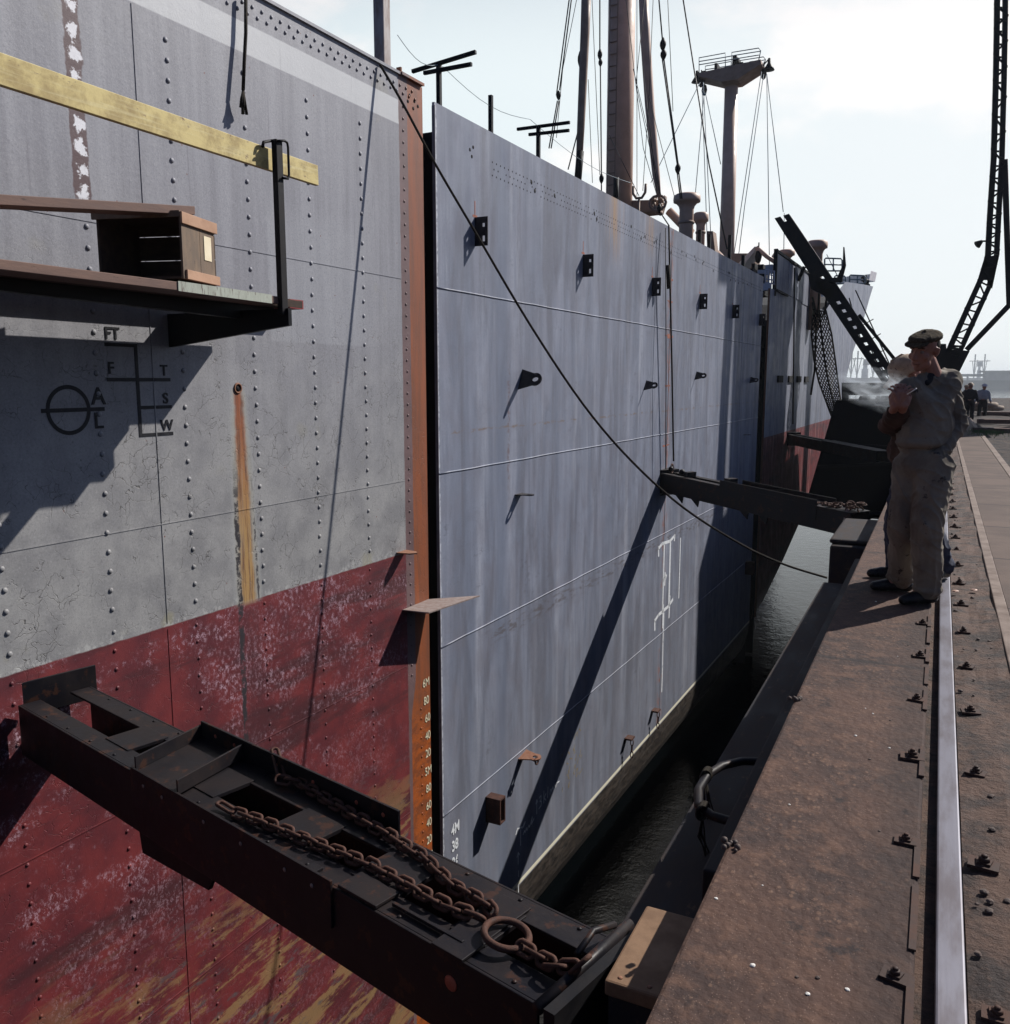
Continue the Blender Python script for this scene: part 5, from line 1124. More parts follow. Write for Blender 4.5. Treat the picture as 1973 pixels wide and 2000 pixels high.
# rough yard: timbers, sacks, grass tuft
for i, (u, v, ln, rot, lab) in enumerate(((1862, 795, 3.5, .25, 'half buried timber nearest the path in the yard'), (1858, 812, 2.2, -.2, 'short timber in the yard behind the nearest one'), (1866, 780, 4.0, .1, 'dark timber lying across the yard before the sacks'))):
    p = P(u, v, z=.05); m = MB(); d = V((math.cos(rot), math.sin(rot), 0)); m.bar(p - d * .3, p + d * ln, .25, .16); tag(m.build('timber', M['wood'], base=p, bevel=.02), lab, 'timber')
M['sack'] = worn('pale_sack', (.34, .27, .21), (.22, .17, .14), 4, .9)
for i in range(9):
    p = P(1842 + (i % 5) * 10, 770 - 6 * (i // 5), z=.14 + .2 * (i // 5)); m = MB(); d = V((.8, .5 + .1 * i % 3, 0)).normalized()
    m.tube([p - d * .42, p - d * .34, p, p + d * .34, p + d * .42], [.04, .12, .15, .12, .04], 10); tag(m.build('sack', M['sack'], base=p), 'pale full sack in the row lying on the far yard', 'sack', 'pale sacks heaped on the far yard')
M['grass'] = worn('short_grass', (.05, .10, .025), (.08, .13, .04), 20, .8)
m = MB()
for i in range(500):
    p = P(1862, 818, z=0) + V((rr.gauss(0, .25), rr.gauss(0, .9), .02)); h_ = rr.uniform(.05, .13); d = V((rr.uniform(-.04, .04), rr.uniform(-.04, .04), h_)); m.add([p, p + V((.012, .004, 0)), p + d], [(0, 1, 2)])
tag(m.build('grass', M['grass']), 'tuft of green grass beside the path', 'grass', kind='stuff')
# distant ships and shed
M['farsteel'] = worn('far_ship_paint', (.12, .12, .13), (.20, .20, .21), .1, .8); M['farwhite'] = worn('far_superstructure', (.5, .5, .5), (.4, .4, .4), .1, .8)
def farship(u0, u1, Y, lab, masts):
    a1 = P(u0, 735, y=Y); a2 = P(u1, 735, y=Y); L_ = a2.x - a1.x; t = thing('cargo_ship', (a1.x + L_ / 2, Y, WZ), lab, 'ship')
    z1 = P(u0, 713, y=Y).z
    m2 = MB(); m2.prism([(a1.x, Y, z1 + 2), (a1.x + L_ * .04, Y, WZ - .2), (a2.x - L_ * .05, Y, WZ - .2), (a2.x, Y, z1 + 3), (a2.x - L_ * .2, Y, z1), (a1.x + L_ * .15, Y, z1)], (0, 14, 0)); m2.build('hull', M['farsteel'], t)
    m2 = MB(); m2.box(a1.x + L_ * .42, a1.x + L_ * .58, Y + 1, Y + 12, z1, z1 + 14); m2.box(a1.x + L_ * .45, a1.x + L_ * .55, Y + 2, Y + 11, z1 + 14.01, z1 + 20); m2.build('superstructure', M['farwhite'], t)
    m2 = MB(); m2.lathe((a1.x + L_ * .52, Y + 6, z1 + 20.01), (0, 0, 1), [(5, 0), (4.5, 9)], 12); m2.build('funnel', M['farsteel'], t)
    for f_ in masts:
        x = a1.x + L_ * f_; m2 = MB(); m2.bar((x, Y + 6, z1), (x, Y + 6, z1 + 42), 2); m2.bar((x - 9, Y + 6, z1 + 30), (x + 9, Y + 6, z1 + 30), 1.3); m2.bar((x, Y + 6, z1 + 2), (x + L_ * .1, Y + 6, z1 + 32), 1.1); m2.bar((x, Y + 6, z1 + 2), (x - L_ * .1, Y + 6, z1 + 30), 1.1); m2.build('mast', M['farsteel'], t)
farship(1592, 1668, 1500, 'hazy cargo ship on the far water left of the raised beam foot', (.15, .3, .7, .85)); farship(1640, 1730, 1700, 'hazy cargo ship behind the smoking men', (.2, .8)); farship(1822, 1868, 1800, 'small hazy ship on the far water right of the capped man', (.3, .7))
YS = 1200; a1 = P(1856, 735, y=YS); t = thing('harbour_shed', (a1.x, YS, WZ), 'pale blocky harbour building on the far shore at right', 'building')
m = MB(); m.box(a1.x, a1.x + 80, YS, YS + 60, WZ, P(1856, 702, y=YS).z); m.build('wall', M['farsteel'], t); m = MB(); m.box(a1.x - 6, a1.x + 84, YS - 3, YS + 63, P(1856, 702, y=YS).z + .01, P(1856, 700, y=YS).z + .4); m.build('roof', M['farsteel'], t)
m = MB(); z_ = P(1835, 708, y=YS).z; m.bar((a1.x - 29, YS + 3, z_), (a1.x, YS + 3, z_), 3.2); m.bar((a1.x - 27, YS + 3, WZ), (a1.x - 27, YS + 3, z_), 1.8); m.bar((a1.x - 18, YS + 3, WZ), (a1.x - 18, YS + 3, z_), 1.8); m.build('conveyor_bridge', M['farsteel'], t)
m = MB(); m.box(20, 420, 1150, 1600, WZ - .5, WZ + 9); m.build('quay_far', M['shore']); [o for o in col.objects if o.name.startswith('quay_far')][-1]['kind'] = 'structure'; [o for o in col.objects if o.name.startswith('quay_far')][-1].name = 'far_pier'

# ================================================================== PEOPLE
def rcone(vs, fs, p, r0, q, r1, n=14):
    """tapered capsule"""
    p, q = V(p), V(q); d = q - p; L_ = d.length
    if L_ < 1e-5: d = V((0, 0, 1)); L_ = 1e-5
    d.normalize(); e = d.orthogonal().normalized(); g = d.cross(e); b0 = len(vs); rings = []
    for i in range(5): t = math.pi / 2 * i / 4; rings.append((p - d * r0 * math.cos(t), r0 * math.sin(t)))
    for i in range(5): t = math.pi / 2 * i / 4; rings.append((q + d * r1 * math.sin(t), r1 * math.cos(t)))
    for c, r in rings:
        r = max(r, r0 * .05)
        for kx in range(n): t = 2 * math.pi * kx / n; vs.append(c + (e * math.cos(t) + g * math.sin(t)) * r)
    for i in range(len(rings) - 1):
        for kx in range(n): fs.append((b0 + i * n + kx, b0 + i * n + (kx + 1) % n, b0 + (i + 1) * n + (kx + 1) % n, b0 + (i + 1) * n + kx))
    fs.append(tuple(b0 + kx for kx in range(n))[::-1]); fs.append(tuple(b0 + (len(rings) - 1) * n + kx for kx in range(n)))
def ellip(vs, fs, c, rx, ry, rz, X=V((1, 0, 0)), Z=V((0, 0, 1)), n=20):
    Yv = Z.cross(X); m2 = MB(); m2.ball((0, 0, 0), 1, n); b0 = len(vs)
    for v_ in m2.v: vs.append(V(c) + X * v_.x * rx + Yv * v_.y * ry + Z * v_.z * rz)
    for f_ in m2.f: fs.append([i + b0 for i in f_])
def fuse(name, vs, fs, mat, parent, voxel, smooth=4, wrinkle=None, base=None):
    base = V(base) if base is not None else parent.location
    me = bpy.data.meshes.new(name); me.from_pydata([tuple(v_ - base) for v_ in vs], [], [tuple(f_) for f_ in fs]); me.update()
    o = bpy.data.objects.new(name, me); col.objects.link(o)
    r_ = o.modifiers.new('r', 'REMESH'); r_.mode = 'VOXEL'; r_.voxel_size = voxel; s_ = o.modifiers.new('s', 'SMOOTH'); s_.iterations = smooth; s_.factor = .6
    bpy.context.view_layer.update(); dg = bpy.context.evaluated_depsgraph_get(); m2 = bpy.data.meshes.new_from_object(o.evaluated_get(dg)); o.modifiers.clear(); o.data = m2; bpy.data.meshes.remove(me)
    if wrinkle:
        ns = [v_.normal.copy() for v_ in m2.vertices]
        for v_, nn in zip(m2.vertices, ns): v_.co += nn * wrinkle(v_.co + base, nn)
    m2.materials.clear(); m2.materials.append(mat)
    for p_ in m2.polygons: p_.use_smooth = True
    m2.update(); m2.name = name; o.name = name; o.parent = parent
    return o
def cloth(amp=.012, fr=9, wz=None):
    def f_(p, n):
        w1 = mnoise.noise(p * 2.5); sh = p.z * .9 + .35 * w1
        a1 = mnoise.noise(V(((p.x + sh * .35) * fr * 1.5, (p.y + sh * .3) * fr * 1.5, p.z * fr * .32)))
        a2 = mnoise.noise(V((p.x * fr * .7, p.y * fr * .7, (p.z + .5 * p.x) * fr * 1.5)) + V((7, 0, 0))); a3 = mnoise.noise(p * fr * 3.2)
        r1 = (1 - min(1, abs(a1) * 2.6)) ** 2; r2 = (1 - min(1, abs(a2) * 2.8)) ** 2
        v_ = amp * (r1 * .8 + r2 * .6 + a3 * .15 - .5)
        if wz is not None:
            dz_ = p.z - wz; v_ += -.014 * max(0, 1 - abs(dz_) / .022) + .012 * max(0, 1 - abs(dz_ - .045) / .035)
        return v_
    return f_
M['coverall'] = worn('stained_coverall', (.20, .17, .13), (.12, .10, .08), 4, .9, c3=(.04, .033, .03), t3=.60, bump=.5, bd=.004)
M['coverall2'] = worn('brown_jacket', (.075, .035, .024), (.04, .022, .016), 6, .9); M['jeans'] = worn('blue_work_trousers', (.030, .038, .070), (.02, .024, .045), 8, .9)
M['skin'] = worn('weathered_skin', (.33, .15, .10), (.27, .115, .075), 14, .55, bump=.1); M['hair'] = worn('dark_hair', (.02, .014, .01), (.035, .022, .015), 60, .7)
M['cap'] = worn('tweed_cap', (.045, .034, .022), (.10, .075, .048), 55, .95, bump=.8, bd=.004); M['boot'] = worn('dark_boots', (.010, .010, .012), (.022, .020, .02), 20, .35)
M['helmet'] = worn('scuffed_helmet', (.42, .30, .19), (.32, .22, .14), 18, .6, c3=(.12, .07, .05), t3=.57); M['collar'] = worn('dark_collar', (.012, .012, .016), (.02, .02, .025), 10, .9)

def hand(parent, wrist, dirv, palm_n, curl, mat, side=1, sc=1.0, nm='hand'):
    """palm plus four unequal fingers and a thumb; dirv: towards the knuckles, palm_n: out of the palm"""
    d = V(dirv).normalized(); pn = (V(palm_n) - d * V(palm_n).dot(d)).normalized(); s_ = d.cross(pn) * side; vs, fs = [], []
    w = V(wrist); kn = w + d * .085 * sc
    for i in range(4):
        o_ = s_ * (.036 - .024 * i) * sc; rcone(vs, fs, w + o_ * .65 + d * .01, .0155 * sc, kn + o_, .0125 * sc, 10)
    for i, (ln, r_) in enumerate(((.040, .0088), (.045, .0092), (.042, .0088), (.033, .0078))):
        p = kn + s_ * (.036 - .024 * i) * sc; ang = .30 + curl * .5; dd = d; d_k = d; d = (d + s_ * (.16 - .10 * i)).normalized()
        for sg in range(3):
            dd = (d * math.cos(ang) + pn * math.sin(ang)); q = p + dd * ln * (1, .68, .52)[sg] * sc; rcone(vs, fs, p, r_ * (1 - .07 * sg) * sc, q, r_ * (.93 - .07 * sg) * sc, 8); p = q; ang += curl * .75
        d = d_k
    tb = w + s_ * .028 * sc + d * .02 * sc; td = (d * .65 + s_ * .75 + pn * .35).normalized(); t1_ = tb + td * .040 * sc; t2_ = t1_ + (d * .8 + s_ * .15 + pn * .6).normalized() * .032 * sc
    rcone(vs, fs, tb, .015 * sc, t1_, .0105 * sc, 10); rcone(vs, fs, t1_, .0105 * sc, t2_, .0085 * sc, 10)
    return vs, fs

def head(parent, c, fwd, upv_, sc, body_base, neck_to, mat):
    """head with brow, eyes, nose, mouth, ears and jaw; c centre of skull; returns skin geometry lists for fusing"""
    f_ = V(fwd).normalized(); u_ = (V(upv_) - f_ * V(upv_).dot(f_)).normalized(); s_ = f_.cross(u_)
    Q = lambda a, b_, c_: V(c) + (s_ * a + f_ * b_ + u_ * c_) * sc
    vs, fs = [], []
    ellip(vs, fs, Q(0, -.012, .03), .074 * sc, .092 * sc, .088 * sc, s_, u_)
    ellip(vs, fs, Q(0, .022, -.025), .060 * sc, .068 * sc, .085 * sc, s_, u_)
    rcone(vs, fs, Q(-.035, .03, -.075), .028 * sc, Q(0, .062, -.098), .024 * sc); rcone(vs, fs, Q(.035, .03, -.075), .028 * sc, Q(0, .062, -.098), .024 * sc)
    rcone(vs, fs, Q(0, .082, .012), .008 * sc, Q(0, .106, -.030), .0145 * sc, 10); rcone(vs, fs, Q(-.012, .092, -.036), .009 * sc, Q(.012, .092, -.036), .009 * sc, 8)
    rcone(vs, fs, Q(-.042, .068, .028), .012 * sc, Q(.042, .068, .028), .012 * sc, 10)
    for k_ in (-1, 1): ellip(vs, fs, Q(k_ * .048, .055, -.028), .020 * sc, .02 * sc, .022 * sc, s_, u_, 12)
    rcone(vs, fs, Q(-.018, .083, -.062), .0085 * sc, Q(.018, .083, -.062), .0085 * sc, 8); rcone(vs, fs, Q(-.014, .080, -.075), .0085 * sc, Q(.014, .080, -.075), .0085 * sc, 8)
    for k_ in (-1, 1):
        m2 = [Q(k_ * .076, -.004, .018), Q(k_ * .088, -.016, .012), Q(k_ * .084, -.012, -.016), Q(k_ * .074, -.002, -.03)]
        for p_, q_ in zip(m2[:-1], m2[1:]): rcone(vs, fs, p_, .0085 * sc, q_, .0085 * sc, 8)
        rcone(vs, fs, Q(k_ * .07, 0, 0), .012 * sc, Q(k_ * .08, -.008, -.002), .009 * sc, 8)
    rcone(vs, fs, Q(0, -.02, -.05), .052 * sc, neck_to, .060 * sc)
    # eyes and mouth as small parts
    return vs, fs, Q, (s_, f_, u_)
def face_parts(parent_body, Q, ax, sc):
    s_, f_, u_ = ax
    for k_ in (-1, 1):
        m2 = MB(); m2.ball(Q(k_ * .031, .0700, .006), .0118 * sc, 10); o = m2.build('eye', M['eyew'], parent_body)
        m2 = MB(); m2.ball(Q(k_ * .031, .0765, .004), .0056 * sc, 8); m2.build('iris', M['markblk'], parent_body)
        m2 = MB(); m2.tube([Q(k_ * .014, .086, .030), Q(k_ * .032, .083, .034), Q(k_ * .05, .070, .028)], .0045 * sc, 6); m2.build('eyebrow', M['hair'], parent_body)
    m2 = MB(); m2.tube([Q(-.024, .081, -.069), Q(-.01, .0895, -.068), Q(.01, .0895, -.068), Q(.024, .081, -.069)], .003 * sc, 6); m2.build('mouth', M['lip'], parent_body)
M['eyew'] = worn('eye_white', (.20, .15, .13), (.20, .15, .13), 5, .3, bump=0); M['lip'] = worn('lip_line', (.12, .035, .03), (.12, .035, .03), 5, .5, bump=0)

# ---- man in the cap, about 1.8 m
YM = 6.25
def W_(u, v, y): return P(u, v, y=y)
man = thing('person', (0, YM, 0), 'man in flat cap and stained coverall standing with hand in pocket', 'person')
hd = W_(1744, 661, YM - .02); fwd = V((-.52, -.82, -.22)); upm = V((.10, -.05, 1))
ntp = W_(1760, 712, YM + .05)
vs, fs, Qh, axh = head(None, hd, fwd, upm, 1.02, man.location, ntp, M['skin'])
shR = W_(1718, 733, YM - .06); shL = W_(1790, 719, YM + .12)     # shoulders, his right towards the ship
chest = W_(1752, 782, YM + .03); waist = W_(1745, 842, YM + .03); hipc = W_(1745, 868, YM + .03)
elL = W_(1805, 800, YM + .14); wrL = W_(1779, 850, YM + .0)
elR = W_(1703, 800, YM + .10); wrR = W_(1712, 850, YM + .06)
kR = W_(1706, 985, YM + .05); aR = V((-.165, 6.56, .13)); kL = W_(1749, 990, YM - .08); aL = W_(1752, 1120, 6.22); aL = V((.0, 6.27, .13))
hipR = W_(1722, 880, YM + .06); hipL = W_(1762, 880, YM + .0)
# continuous skin body
rcone(vs, fs, ntp, .055, chest + V((0, .03, 0)), .07); rcone(vs, fs, chest, .09, waist, .08); rcone(vs, fs, waist, .08, hipc, .09)
for sh_, el_, wr_ in ((shL, elL, wrL), (shR, elR, wrR)): rcone(vs, fs, chest + V((.01, .05, .10)), .05, sh_, .045); rcone(vs, fs, sh_, .05, el_, .038); rcone(vs, fs, el_, .038, wr_, .026)
for hp_, kn_, an_ in ((hipR, kR, aR), (hipL, kL, aL)): rcone(vs, fs, hipc, .10, hp_, .08); rcone(vs, fs, hp_, .08, kn_, .05); rcone(vs, fs, kn_, .05, an_, .035); rcone(vs, fs, an_, .035, an_ + V((-.08, -.03, -.09)), .03)
hv, hf = hand(None, wrR, V((.1, -.02, -1)), V((.9, .3, 0)), 1.0, M['skin'], 1, 1.0); b0 = len(vs); vs += hv; fs += [[i + b0 for i in f_] for f_ in hf]
body = fuse('body', vs, fs, M['skin'], man, .0055, 2)
face_parts(man, Qh, axh, 1.02)
# coverall
vs, fs = [], []
Xs = (shL - shR).normalized()
for k_, (c, rx, ry, rz) in enumerate(((chest + V((0, .02, .03)), .175, .120, .175), (chest + V((0, 0, -.10)), .178, .13, .17), (waist + V((0, 0, .06)), .180, .135, .12), (hipc + V((0, 0, .0)), .165, .135, .13))): ellip(vs, fs, c, rx, ry, rz, Xs)
rcone(vs, fs, shR, .075, chest, .13); rcone(vs, fs, shL, .085, chest, .13); rcone(vs, fs, shR.lerp(shL, .2) + V((0, 0, .012)), .062, ntp + V((0, 0, -.015)), .070); rcone(vs, fs, shL.lerp(shR, .12) + V((0, 0, .01)), .066, ntp + V((0, 0, -.015)), .070)
sv, sf = [], []; rcone(sv, sf, shL + V((-.01, 0, -.01)), .082, elL, .066); rcone(sv, sf, elL, .066, wrL, .052); rcone(sv, sf, wrL, .052, W_(1768, 860, YM - .06), .046); fuse('sleeve', sv, sf, M['coverall'], man, .0065, 2, cloth(.012, 10))
sv, sf = [], []; rcone(sv, sf, shR, .076, elR, .062); rcone(sv, sf, elR, .062, wrR, .052); fuse('sleeve', sv, sf, M['coverall'], man, .0065, 2, cloth(.012, 10))
for hp_, kn_, an_ in ((hipR, kR, aR), (hipL, kL, aL)):
    rcone(vs, fs, hipc, .13, hp_, .122); rcone(vs, fs, hp_, .125, kn_, .098); rcone(vs, fs, kn_, .098, an_ + V((0, 0, -.02)), .088); 
    ellip(vs, fs, an_ + V((0, 0, -.03)), .095, .10, .05)
rcone(vs, fs, hipc + V((0, 0, -.02)), .11, hipc.lerp((hipR + hipL) / 2, 1) + V((0, 0, -.09)), .09)
# hood folded on the back
rcone(vs, fs, ntp + V((.03, .05, .0)), .045, shL + V((-.02, .05, .04)), .045); rcone(vs, fs, ntp + V((.03, .08, -.01)), .055, shL + V((-.08, .08, -.01)), .06)
cov = fuse('coverall', vs, fs, M['coverall'], man, .0065, 3, cloth(.0125, 7.5, waist.z - .02))
m = MB(); 
for i in range(20): pass
wc = waist + V((0, 0, -.005)); Ys_ = V((0, 0, 1)).cross(Xs)
m.tube([wc + Xs * (.192 * math.cos(t)) + Ys_ * (.146 * math.sin(t)) + V((0, 0, .008 * math.sin(3 * t))) for t in [i * math.pi / 16 for i in range(32)]], .007, 6, closed=True); pass
vs, fs = [], []
rcone(vs, fs, W_(1755, 709, YM + .01), .036, W_(1749, 722, YM - .045), .022)
fuse('collar', vs, fs, M['collar'], man, .006, 2)
m = MB(); fd = axh[1]; c0 = chest + V((-.10, -.12, .0)); m.build('pocket_flap', M['coverall'], man) if False else None
# cap
vs, fs = [], []
s_, f_, u_ = axh
ellip(vs, fs, Qh(0, -.002, .082), .094, .112, .034, s_, (u_ + f_ * .10).normalized()); ellip(vs, fs, Qh(0, -.03, .080), .091, .084, .044, s_, (u_ + f_ * .05).normalized()); rcone(vs, fs, Qh(0, .0, .116), .008, Qh(0, 0, .122), .008, 8)
fuse('cap', vs, fs, M['cap'], man, .005, 2, cloth(.0022, 16))
m = MB()
pk = []
for i in range(13):
    t = -1.15 + 2.3 * i / 12; pk.append((math.sin(t) * .082, .055 + math.cos(t) * .082, .062 - .012 * math.cos(t)))
inner = [(math.sin(-1.15 + 2.3 * i / 12) * .075, .028 + math.cos(-1.15 + 2.3 * i / 12) * .058, .072) for i in range(13)]
vv = [Qh(*p) for p in pk] + [Qh(*p) for p in inner] + [Qh(p[0], p[1], p[2] - .006) for p in pk] + [Qh(p[0], p[1], p[2] - .006) for p in inner]
m.smooth = True; m.add(vv, [(i, i + 1, 14 + i, 13 + i) for i in range(12)] + [(26 + i, 39 + i, 40 + i, 27 + i) for i in range(12)] + [(i, 26 + i, 27 + i, i + 1) for i in range(12)]); m.build('cap_peak', M['cap'], man)
vs, fs = [], []
ellip(vs, fs, Qh(0, -.030, .028), .078, .078, .066, s_, u_); fuse('hair', vs, fs, M['hair'], man, .005, 1)
def boot(parent, an, d, mat):
    d = V(d).normalized(); vs, fs = [], []; rcone(vs, fs, V((an.x, an.y, .11)), .05, V((an.x, an.y, .05)), .045); rcone(vs, fs, V((an.x, an.y, .045)) - d * .04, .044, V((an.x, an.y, .045)) + d * .10, .042); rcone(vs, fs, V((an.x, an.y, .042)) + d * .10, .044, V((an.x, an.y, .034)) + d * .17, .034)
    for v_ in vs: v_.z = max(v_.z, .004)
    fuse('boot', vs, fs, mat, parent, .006, 2)
boot(man, aR, (-.95, -.25, 0), M['boot']); boot(man, aL, (-.75, -.62, 0), M['boot'])
# cigarette between the man's chest and the smokers
cg = MB(); p0, q0 = W_(1712, 744, 5.90), W_(1729, 733, 5.86); cg.tube([p0, q0], .0035, 8); M['ciga'] = worn('cigarette_paper', (.85, .82, .78), (.8, .78, .74), 10, .6, bump=0)
cg.build('cigarette', M['ciga'], base=p0); tag([o for o in col.objects if o.name.startswith('cigarette')][-1], 'thin white cigarette held in front of the capped man', 'cigarette')

# ---- man in the helmet behind
YB = 6.72
hm = thing('person', (-.25, YB, 0), 'man in scuffed helmet bent over a light behind the capped man', 'person')
hd2 = W_(1713, 714, YB - .05); fw2 = V((-.80, -.38, -.55)); up2_ = V((-.25, -.1, 1)); nt2 = W_(1730, 752, YB + .03)
vs, fs, Q2, ax2 = head(None, hd2, fw2, up2_, 1.0, None, nt2, M['skin'])
ch_ = W_(1722, 800, YB + .02); hp2 = W_(1722, 890, YB + .02); sR2 = W_(1700, 768, YB - .15); sL2 = W_(1745, 768, YB + .15); eR2 = W_(1675, 803, YB - .38); w2R = W_(1688, 766, 6.06); eL2 = W_(1690, 806, YB - .36); w2L = W_(1706, 766, 6.06)
fR2 = P(1690, 1092, z=.0) + V((.0, 0, .12)); fL2 = P(1778, 1093, z=0) + V((0, 0, .12)); fR2 = V((fR2.x, fR2.y, .12)); fL2 = V((fL2.x, fL2.y, .12)); kR2 = (fR2 + hp2) / 2 + V((-.05, -.03, 0)); kL2 = (fL2 + hp2) / 2 + V((0, -.03, 0))
rcone(vs, fs, nt2, .06, ch_, .12); rcone(vs, fs, ch_, .12, hp2, .12)
for a_1, b_1, c_1 in ((sR2, eR2, w2R), (sL2, eL2, w2L)): rcone(vs, fs, ch_ + V((0, 0, .1)), .08, a_1, .05); rcone(vs, fs, a_1, .045, b_1, .035); rcone(vs, fs, b_1, .034, c_1, .025)
for kn_, an_ in ((kR2, fR2), (kL2, fL2)): rcone(vs, fs, hp2, .09, kn_, .05); rcone(vs, fs, kn_, .05, an_, .035); rcone(vs, fs, an_, .035, an_ + V((-.05, -.02, -.08)), .03)
for wr_, tgt, sd_ in ((w2R, (1696, 736), 1), (w2L, (1708, 742), -1)):
    hv, hf = hand(None, wr_, V((.30 * sd_, .05, 1)), V((.45 * sd_, .9, -.1)), .60, M['skin'], sd_, 1.05); b0 = len(vs); vs += hv; fs += [[i + b0 for i in f_] for f_ in hf]
fuse('body', vs, fs, M['skin'], hm, .0042, 1); face_parts(hm, Q2, ax2, 1.0)
vs, fs = [], []
X2 = (sL2 - sR2).normalized(); ellip(vs, fs, ch_, .20, .14, .20, X2); ellip(vs, fs, ch_ + V((0, 0, -.18)), .18, .14, .16, X2); rcone(vs, fs, sR2, .075, ch_, .12); rcone(vs, fs, sL2, .075, ch_, .12); rcone(vs, fs, sR2, .07, eR2, .062); rcone(vs, fs, eR2, .056, w2R.lerp(eR2, .30), .040); rcone(vs, fs, sL2, .07, eL2, .06); rcone(vs, fs, eL2, .06, w2L.lerp(eL2, .25), .045); rcone(vs, fs, nt2, .07, ch_, .13)
fuse('jacket', vs, fs, M['coverall2'], hm, .010, 3, cloth(.014, 9))
vs, fs = [], []
ellip(vs, fs, hp2 + V((0, 0, .05)), .165, .13, .14, X2)
for kn_, an_ in ((kR2, fR2), (kL2, fL2)): rcone(vs, fs, hp2, .12, kn_, .085); rcone(vs, fs, kn_, .085, an_ + V((0, 0, -.02)), .075)
fuse('trousers', vs, fs, M['jeans'], hm, .010, 3, cloth(.014, 9)); boot(hm, fR2, (-.95, -.2, 0), M['boot']); boot(hm, fL2, (-.35, -.9, 0), M['boot'])
vs, fs = [], []
s_, f_, u_ = ax2
b_ = bmesh.new(); m = MB(); m.lathe(Q2(0, -.01, .045), (u_ + f_ * -.05), [(.110, -.004), (.114, .002), (.108, .012), (.104, .05), (.090, .085), (.060, .108), (.025, .117), (.001, .119)], 28); hl = m.build('helmet', M['helmet'], hm)
m = MB(); m.smooth = True; o1_, i1_ = [], []
for i in range(17):
    t = -1.3 + 2.6 * i / 16; o1_.append(Q2(math.sin(t) * .122, .03 + math.cos(t) * .135, .030)); i1_.append(Q2(math.sin(t) * .115, -.01 + math.cos(t) * .112, .05))
lo_ = [p - u_ * .006 for p in o1_]; li_ = [p - u_ * .006 for p in i1_]
m.add(o1_ + i1_ + lo_ + li_, [(i, i + 1, 18 + i, 17 + i) for i in range(16)] + [(34 + i, 51 + i, 52 + i, 35 + i) for i in range(16)] + [(i, 34 + i, 35 + i, i + 1) for i in range(16)]); m.build('brim', M['helmet'], hl)
m = MB(); m.tube([Q2(0, .095, .095), Q2(0, .04, .165), Q2(0, -.04, .166), Q2(0, -.10, .11)], .006, 6); m.build('ridge', M['helmet'], hl)
# ---- far people
def farman(u, vtop, vbot, Y, lab, jac, trou, hatm, lean=0):
    zt_ = P(u, vtop, y=Y).z; x = P(u, vtop, y=Y).x; zb_ = 0.0; H = max(1.5, min(1.95, zt_ - zb_)); z0 = zt_ - H; t = thing('person', (x, Y, z0), lab, 'person'); B_ = V((x, Y, z0)); h = lambda a, b__, c: B_ + V((a, b__, c * H / 1.8))
    vs, fs = [], []; ellip(vs, fs, h(lean, -.02, 1.69), .08, .095, .115); rcone(vs, fs, h(lean, 0, 1.6), .05, h(0, 0, 1.35), .10); rcone(vs, fs, h(0, 0, 1.35), .12, h(0, 0, 1.0), .12)
    for k_ in (-1, 1): rcone(vs, fs, h(k_ * .17, 0, 1.42), .05, h(k_ * .25, -.03, 1.12), .04); rcone(vs, fs, h(k_ * .25, -.03, 1.12), .04, h(k_ * .30, -.14, .92), .03); rcone(vs, fs, h(k_ * .30, -.14, .92), .035, h(k_ * .31, -.16, .84), .02); rcone(vs, fs, h(k_ * .09, 0, .95), .08, h(k_ * .11, -.03, .5), .055); rcone(vs, fs, h(k_ * .11, -.03, .5), .055, h(k_ * .12, 0, .08), .04); rcone(vs, fs, h(k_ * .12, 0, .05), .045, h(k_ * .12, -.14, .04), .04)
    fuse('body', vs, fs, M['skin'], t, .02, 1); vs, fs = [], []
    ellip(vs, fs, h(0, 0, 1.25), .22, .15, .27); 
    for k_ in (-1, 1): rcone(vs, fs, h(k_ * .17, 0, 1.44), .075, h(k_ * .25, -.03, 1.12), .06); rcone(vs, fs, h(k_ * .25, -.03, 1.12), .06, h(k_ * .295, -.13, .95), .05)
    fuse('jacket', vs, fs, jac, t, .018, 2, cloth(.015, 8)); vs, fs = [], []
    ellip(vs, fs, h(0, 0, .95), .17, .13, .14)
    for k_ in (-1, 1): rcone(vs, fs, h(k_ * .09, 0, .92), .11, h(k_ * .11, -.03, .5), .085); rcone(vs, fs, h(k_ * .11, -.03, .5), .085, h(k_ * .12, 0, .10), .075)
    fuse('trousers', vs, fs, trou, t, .018, 2, cloth(.012, 8)); m2 = MB(); m2.lathe(h(lean, -.01, 1.73), (0, 0, 1), [(.125, -.01), (.115, .0), (.10, .06), (.05, .10), (.01, .11)], 14); m2.build('helmet', hatm, t)
M['farjac'] = worn('dark_jacket', (.02, .02, .025), (.035, .032, .035), 5, .9); M['farshirt'] = worn('pale_shirt', (.35, .37, .42), (.25, .27, .31), 5, .9)
farman(1823, 728, 760, 42, 'distant man in dark clothes, leftmost of the three on the far quay', M['farjac'], M['farjac'], M['helmet'], .03)
farman(1832, 724, 762, 40, 'distant man in dark clothes standing between the two others on the far quay', M['farjac'], M['farjac'], M['helmet'])
farman(1857, 726, 758, 44, 'distant man in pale shirt and white helmet at the right on the far quay', M['farshirt'], M['farjac'], M['white'], .02)
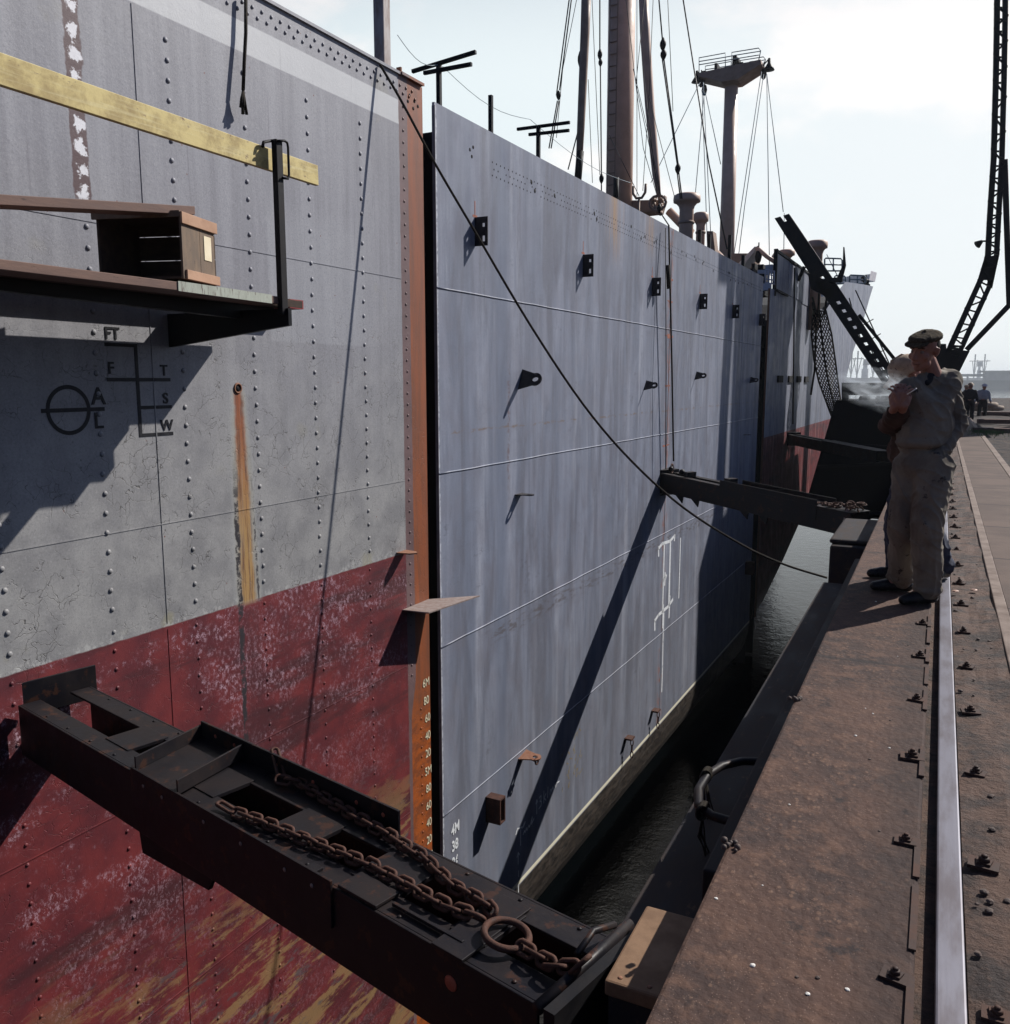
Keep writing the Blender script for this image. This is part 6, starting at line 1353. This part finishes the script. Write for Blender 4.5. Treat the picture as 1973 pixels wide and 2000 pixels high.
# ---- smoke
b_ = bmesh.new(); bmesh.ops.create_icosphere(b_, subdivisions=3, radius=1); me = bpy.data.meshes.new('smoke'); b_.to_mesh(me); b_.free()
sm_ = bpy.data.objects.new('smoke', me); col.objects.link(sm_); sm_.location = P(1672, 738, y=6.25); sm_.scale = (.36, .16, .15); sm_.rotation_euler = (0, R(12), R(5)); tag(sm_, 'thin bluish cigarette smoke drifting left from the hands', 'smoke', kind='stuff')
mt = bpy.data.materials.new('smoke'); mt.use_nodes = True; n_ = mt.node_tree; n_.nodes.remove(n_.nodes['Principled BSDF']); pv = n_.nodes.new('ShaderNodeVolumePrincipled'); pv.inputs['Color'].default_value = (.85, .92, 1, 1); pv.inputs['Anisotropy'].default_value = .3
tcn = n_.nodes.new('ShaderNodeTexCoord'); nzn = n_.nodes.new('ShaderNodeTexNoise'); nzn.inputs['Scale'].default_value = 2.2; nzn.inputs['Detail'].default_value = 5; nzn.inputs['Distortion'].default_value = 1.0; ln_ = n_.nodes.new('ShaderNodeVectorMath'); ln_.operation = 'LENGTH'; n_.links.new(tcn.outputs['Object'], nzn.inputs[0]); n_.links.new(tcn.outputs['Object'], ln_.inputs[0])
r1_ = n_.nodes.new('ShaderNodeMapRange'); r1_.inputs[1].default_value = .50; r1_.inputs[2].default_value = .72; r1_.inputs[4].default_value = 26; r2_ = n_.nodes.new('ShaderNodeMapRange'); r2_.inputs[1].default_value = 1; r2_.inputs[2].default_value = .3; mu = n_.nodes.new('ShaderNodeMath'); mu.operation = 'MULTIPLY'
n_.links.new(nzn.outputs[0], r1_.inputs[0]); n_.links.new(ln_.outputs['Value'], r2_.inputs[0]); n_.links.new(r1_.outputs[0], mu.inputs[0]); n_.links.new(r2_.outputs[0], mu.inputs[1]); n_.links.new(mu.outputs[0], pv.inputs['Density']); n_.links.new(pv.outputs[0], n_.nodes['Material Output'].inputs['Volume']); me.materials.append(mt)
# ---- haze in the harbour air
HAZE = True
if HAZE:
    mb = MB(); mb.box(-1500, 1500, -300, 2700, WZ - 1.4, 34); hz = mb.build('haze', []); hz['kind'] = 'stuff'; hz['label'] = 'pale sea haze thickening with distance over the harbour'; hz['category'] = 'haze'
    mt = bpy.data.materials.new('haze'); mt.use_nodes = True; n_ = mt.node_tree; n_.nodes.remove(n_.nodes['Principled BSDF']); pv = n_.nodes.new('ShaderNodeVolumePrincipled'); pv.inputs['Color'].default_value = (.86, .93, 1, 1); pv.inputs['Density'].default_value = .00032; pv.inputs['Anisotropy'].default_value = .2
    n_.links.new(pv.outputs[0], n_.nodes['Material Output'].inputs['Volume']); hz.data.materials.append(mt)
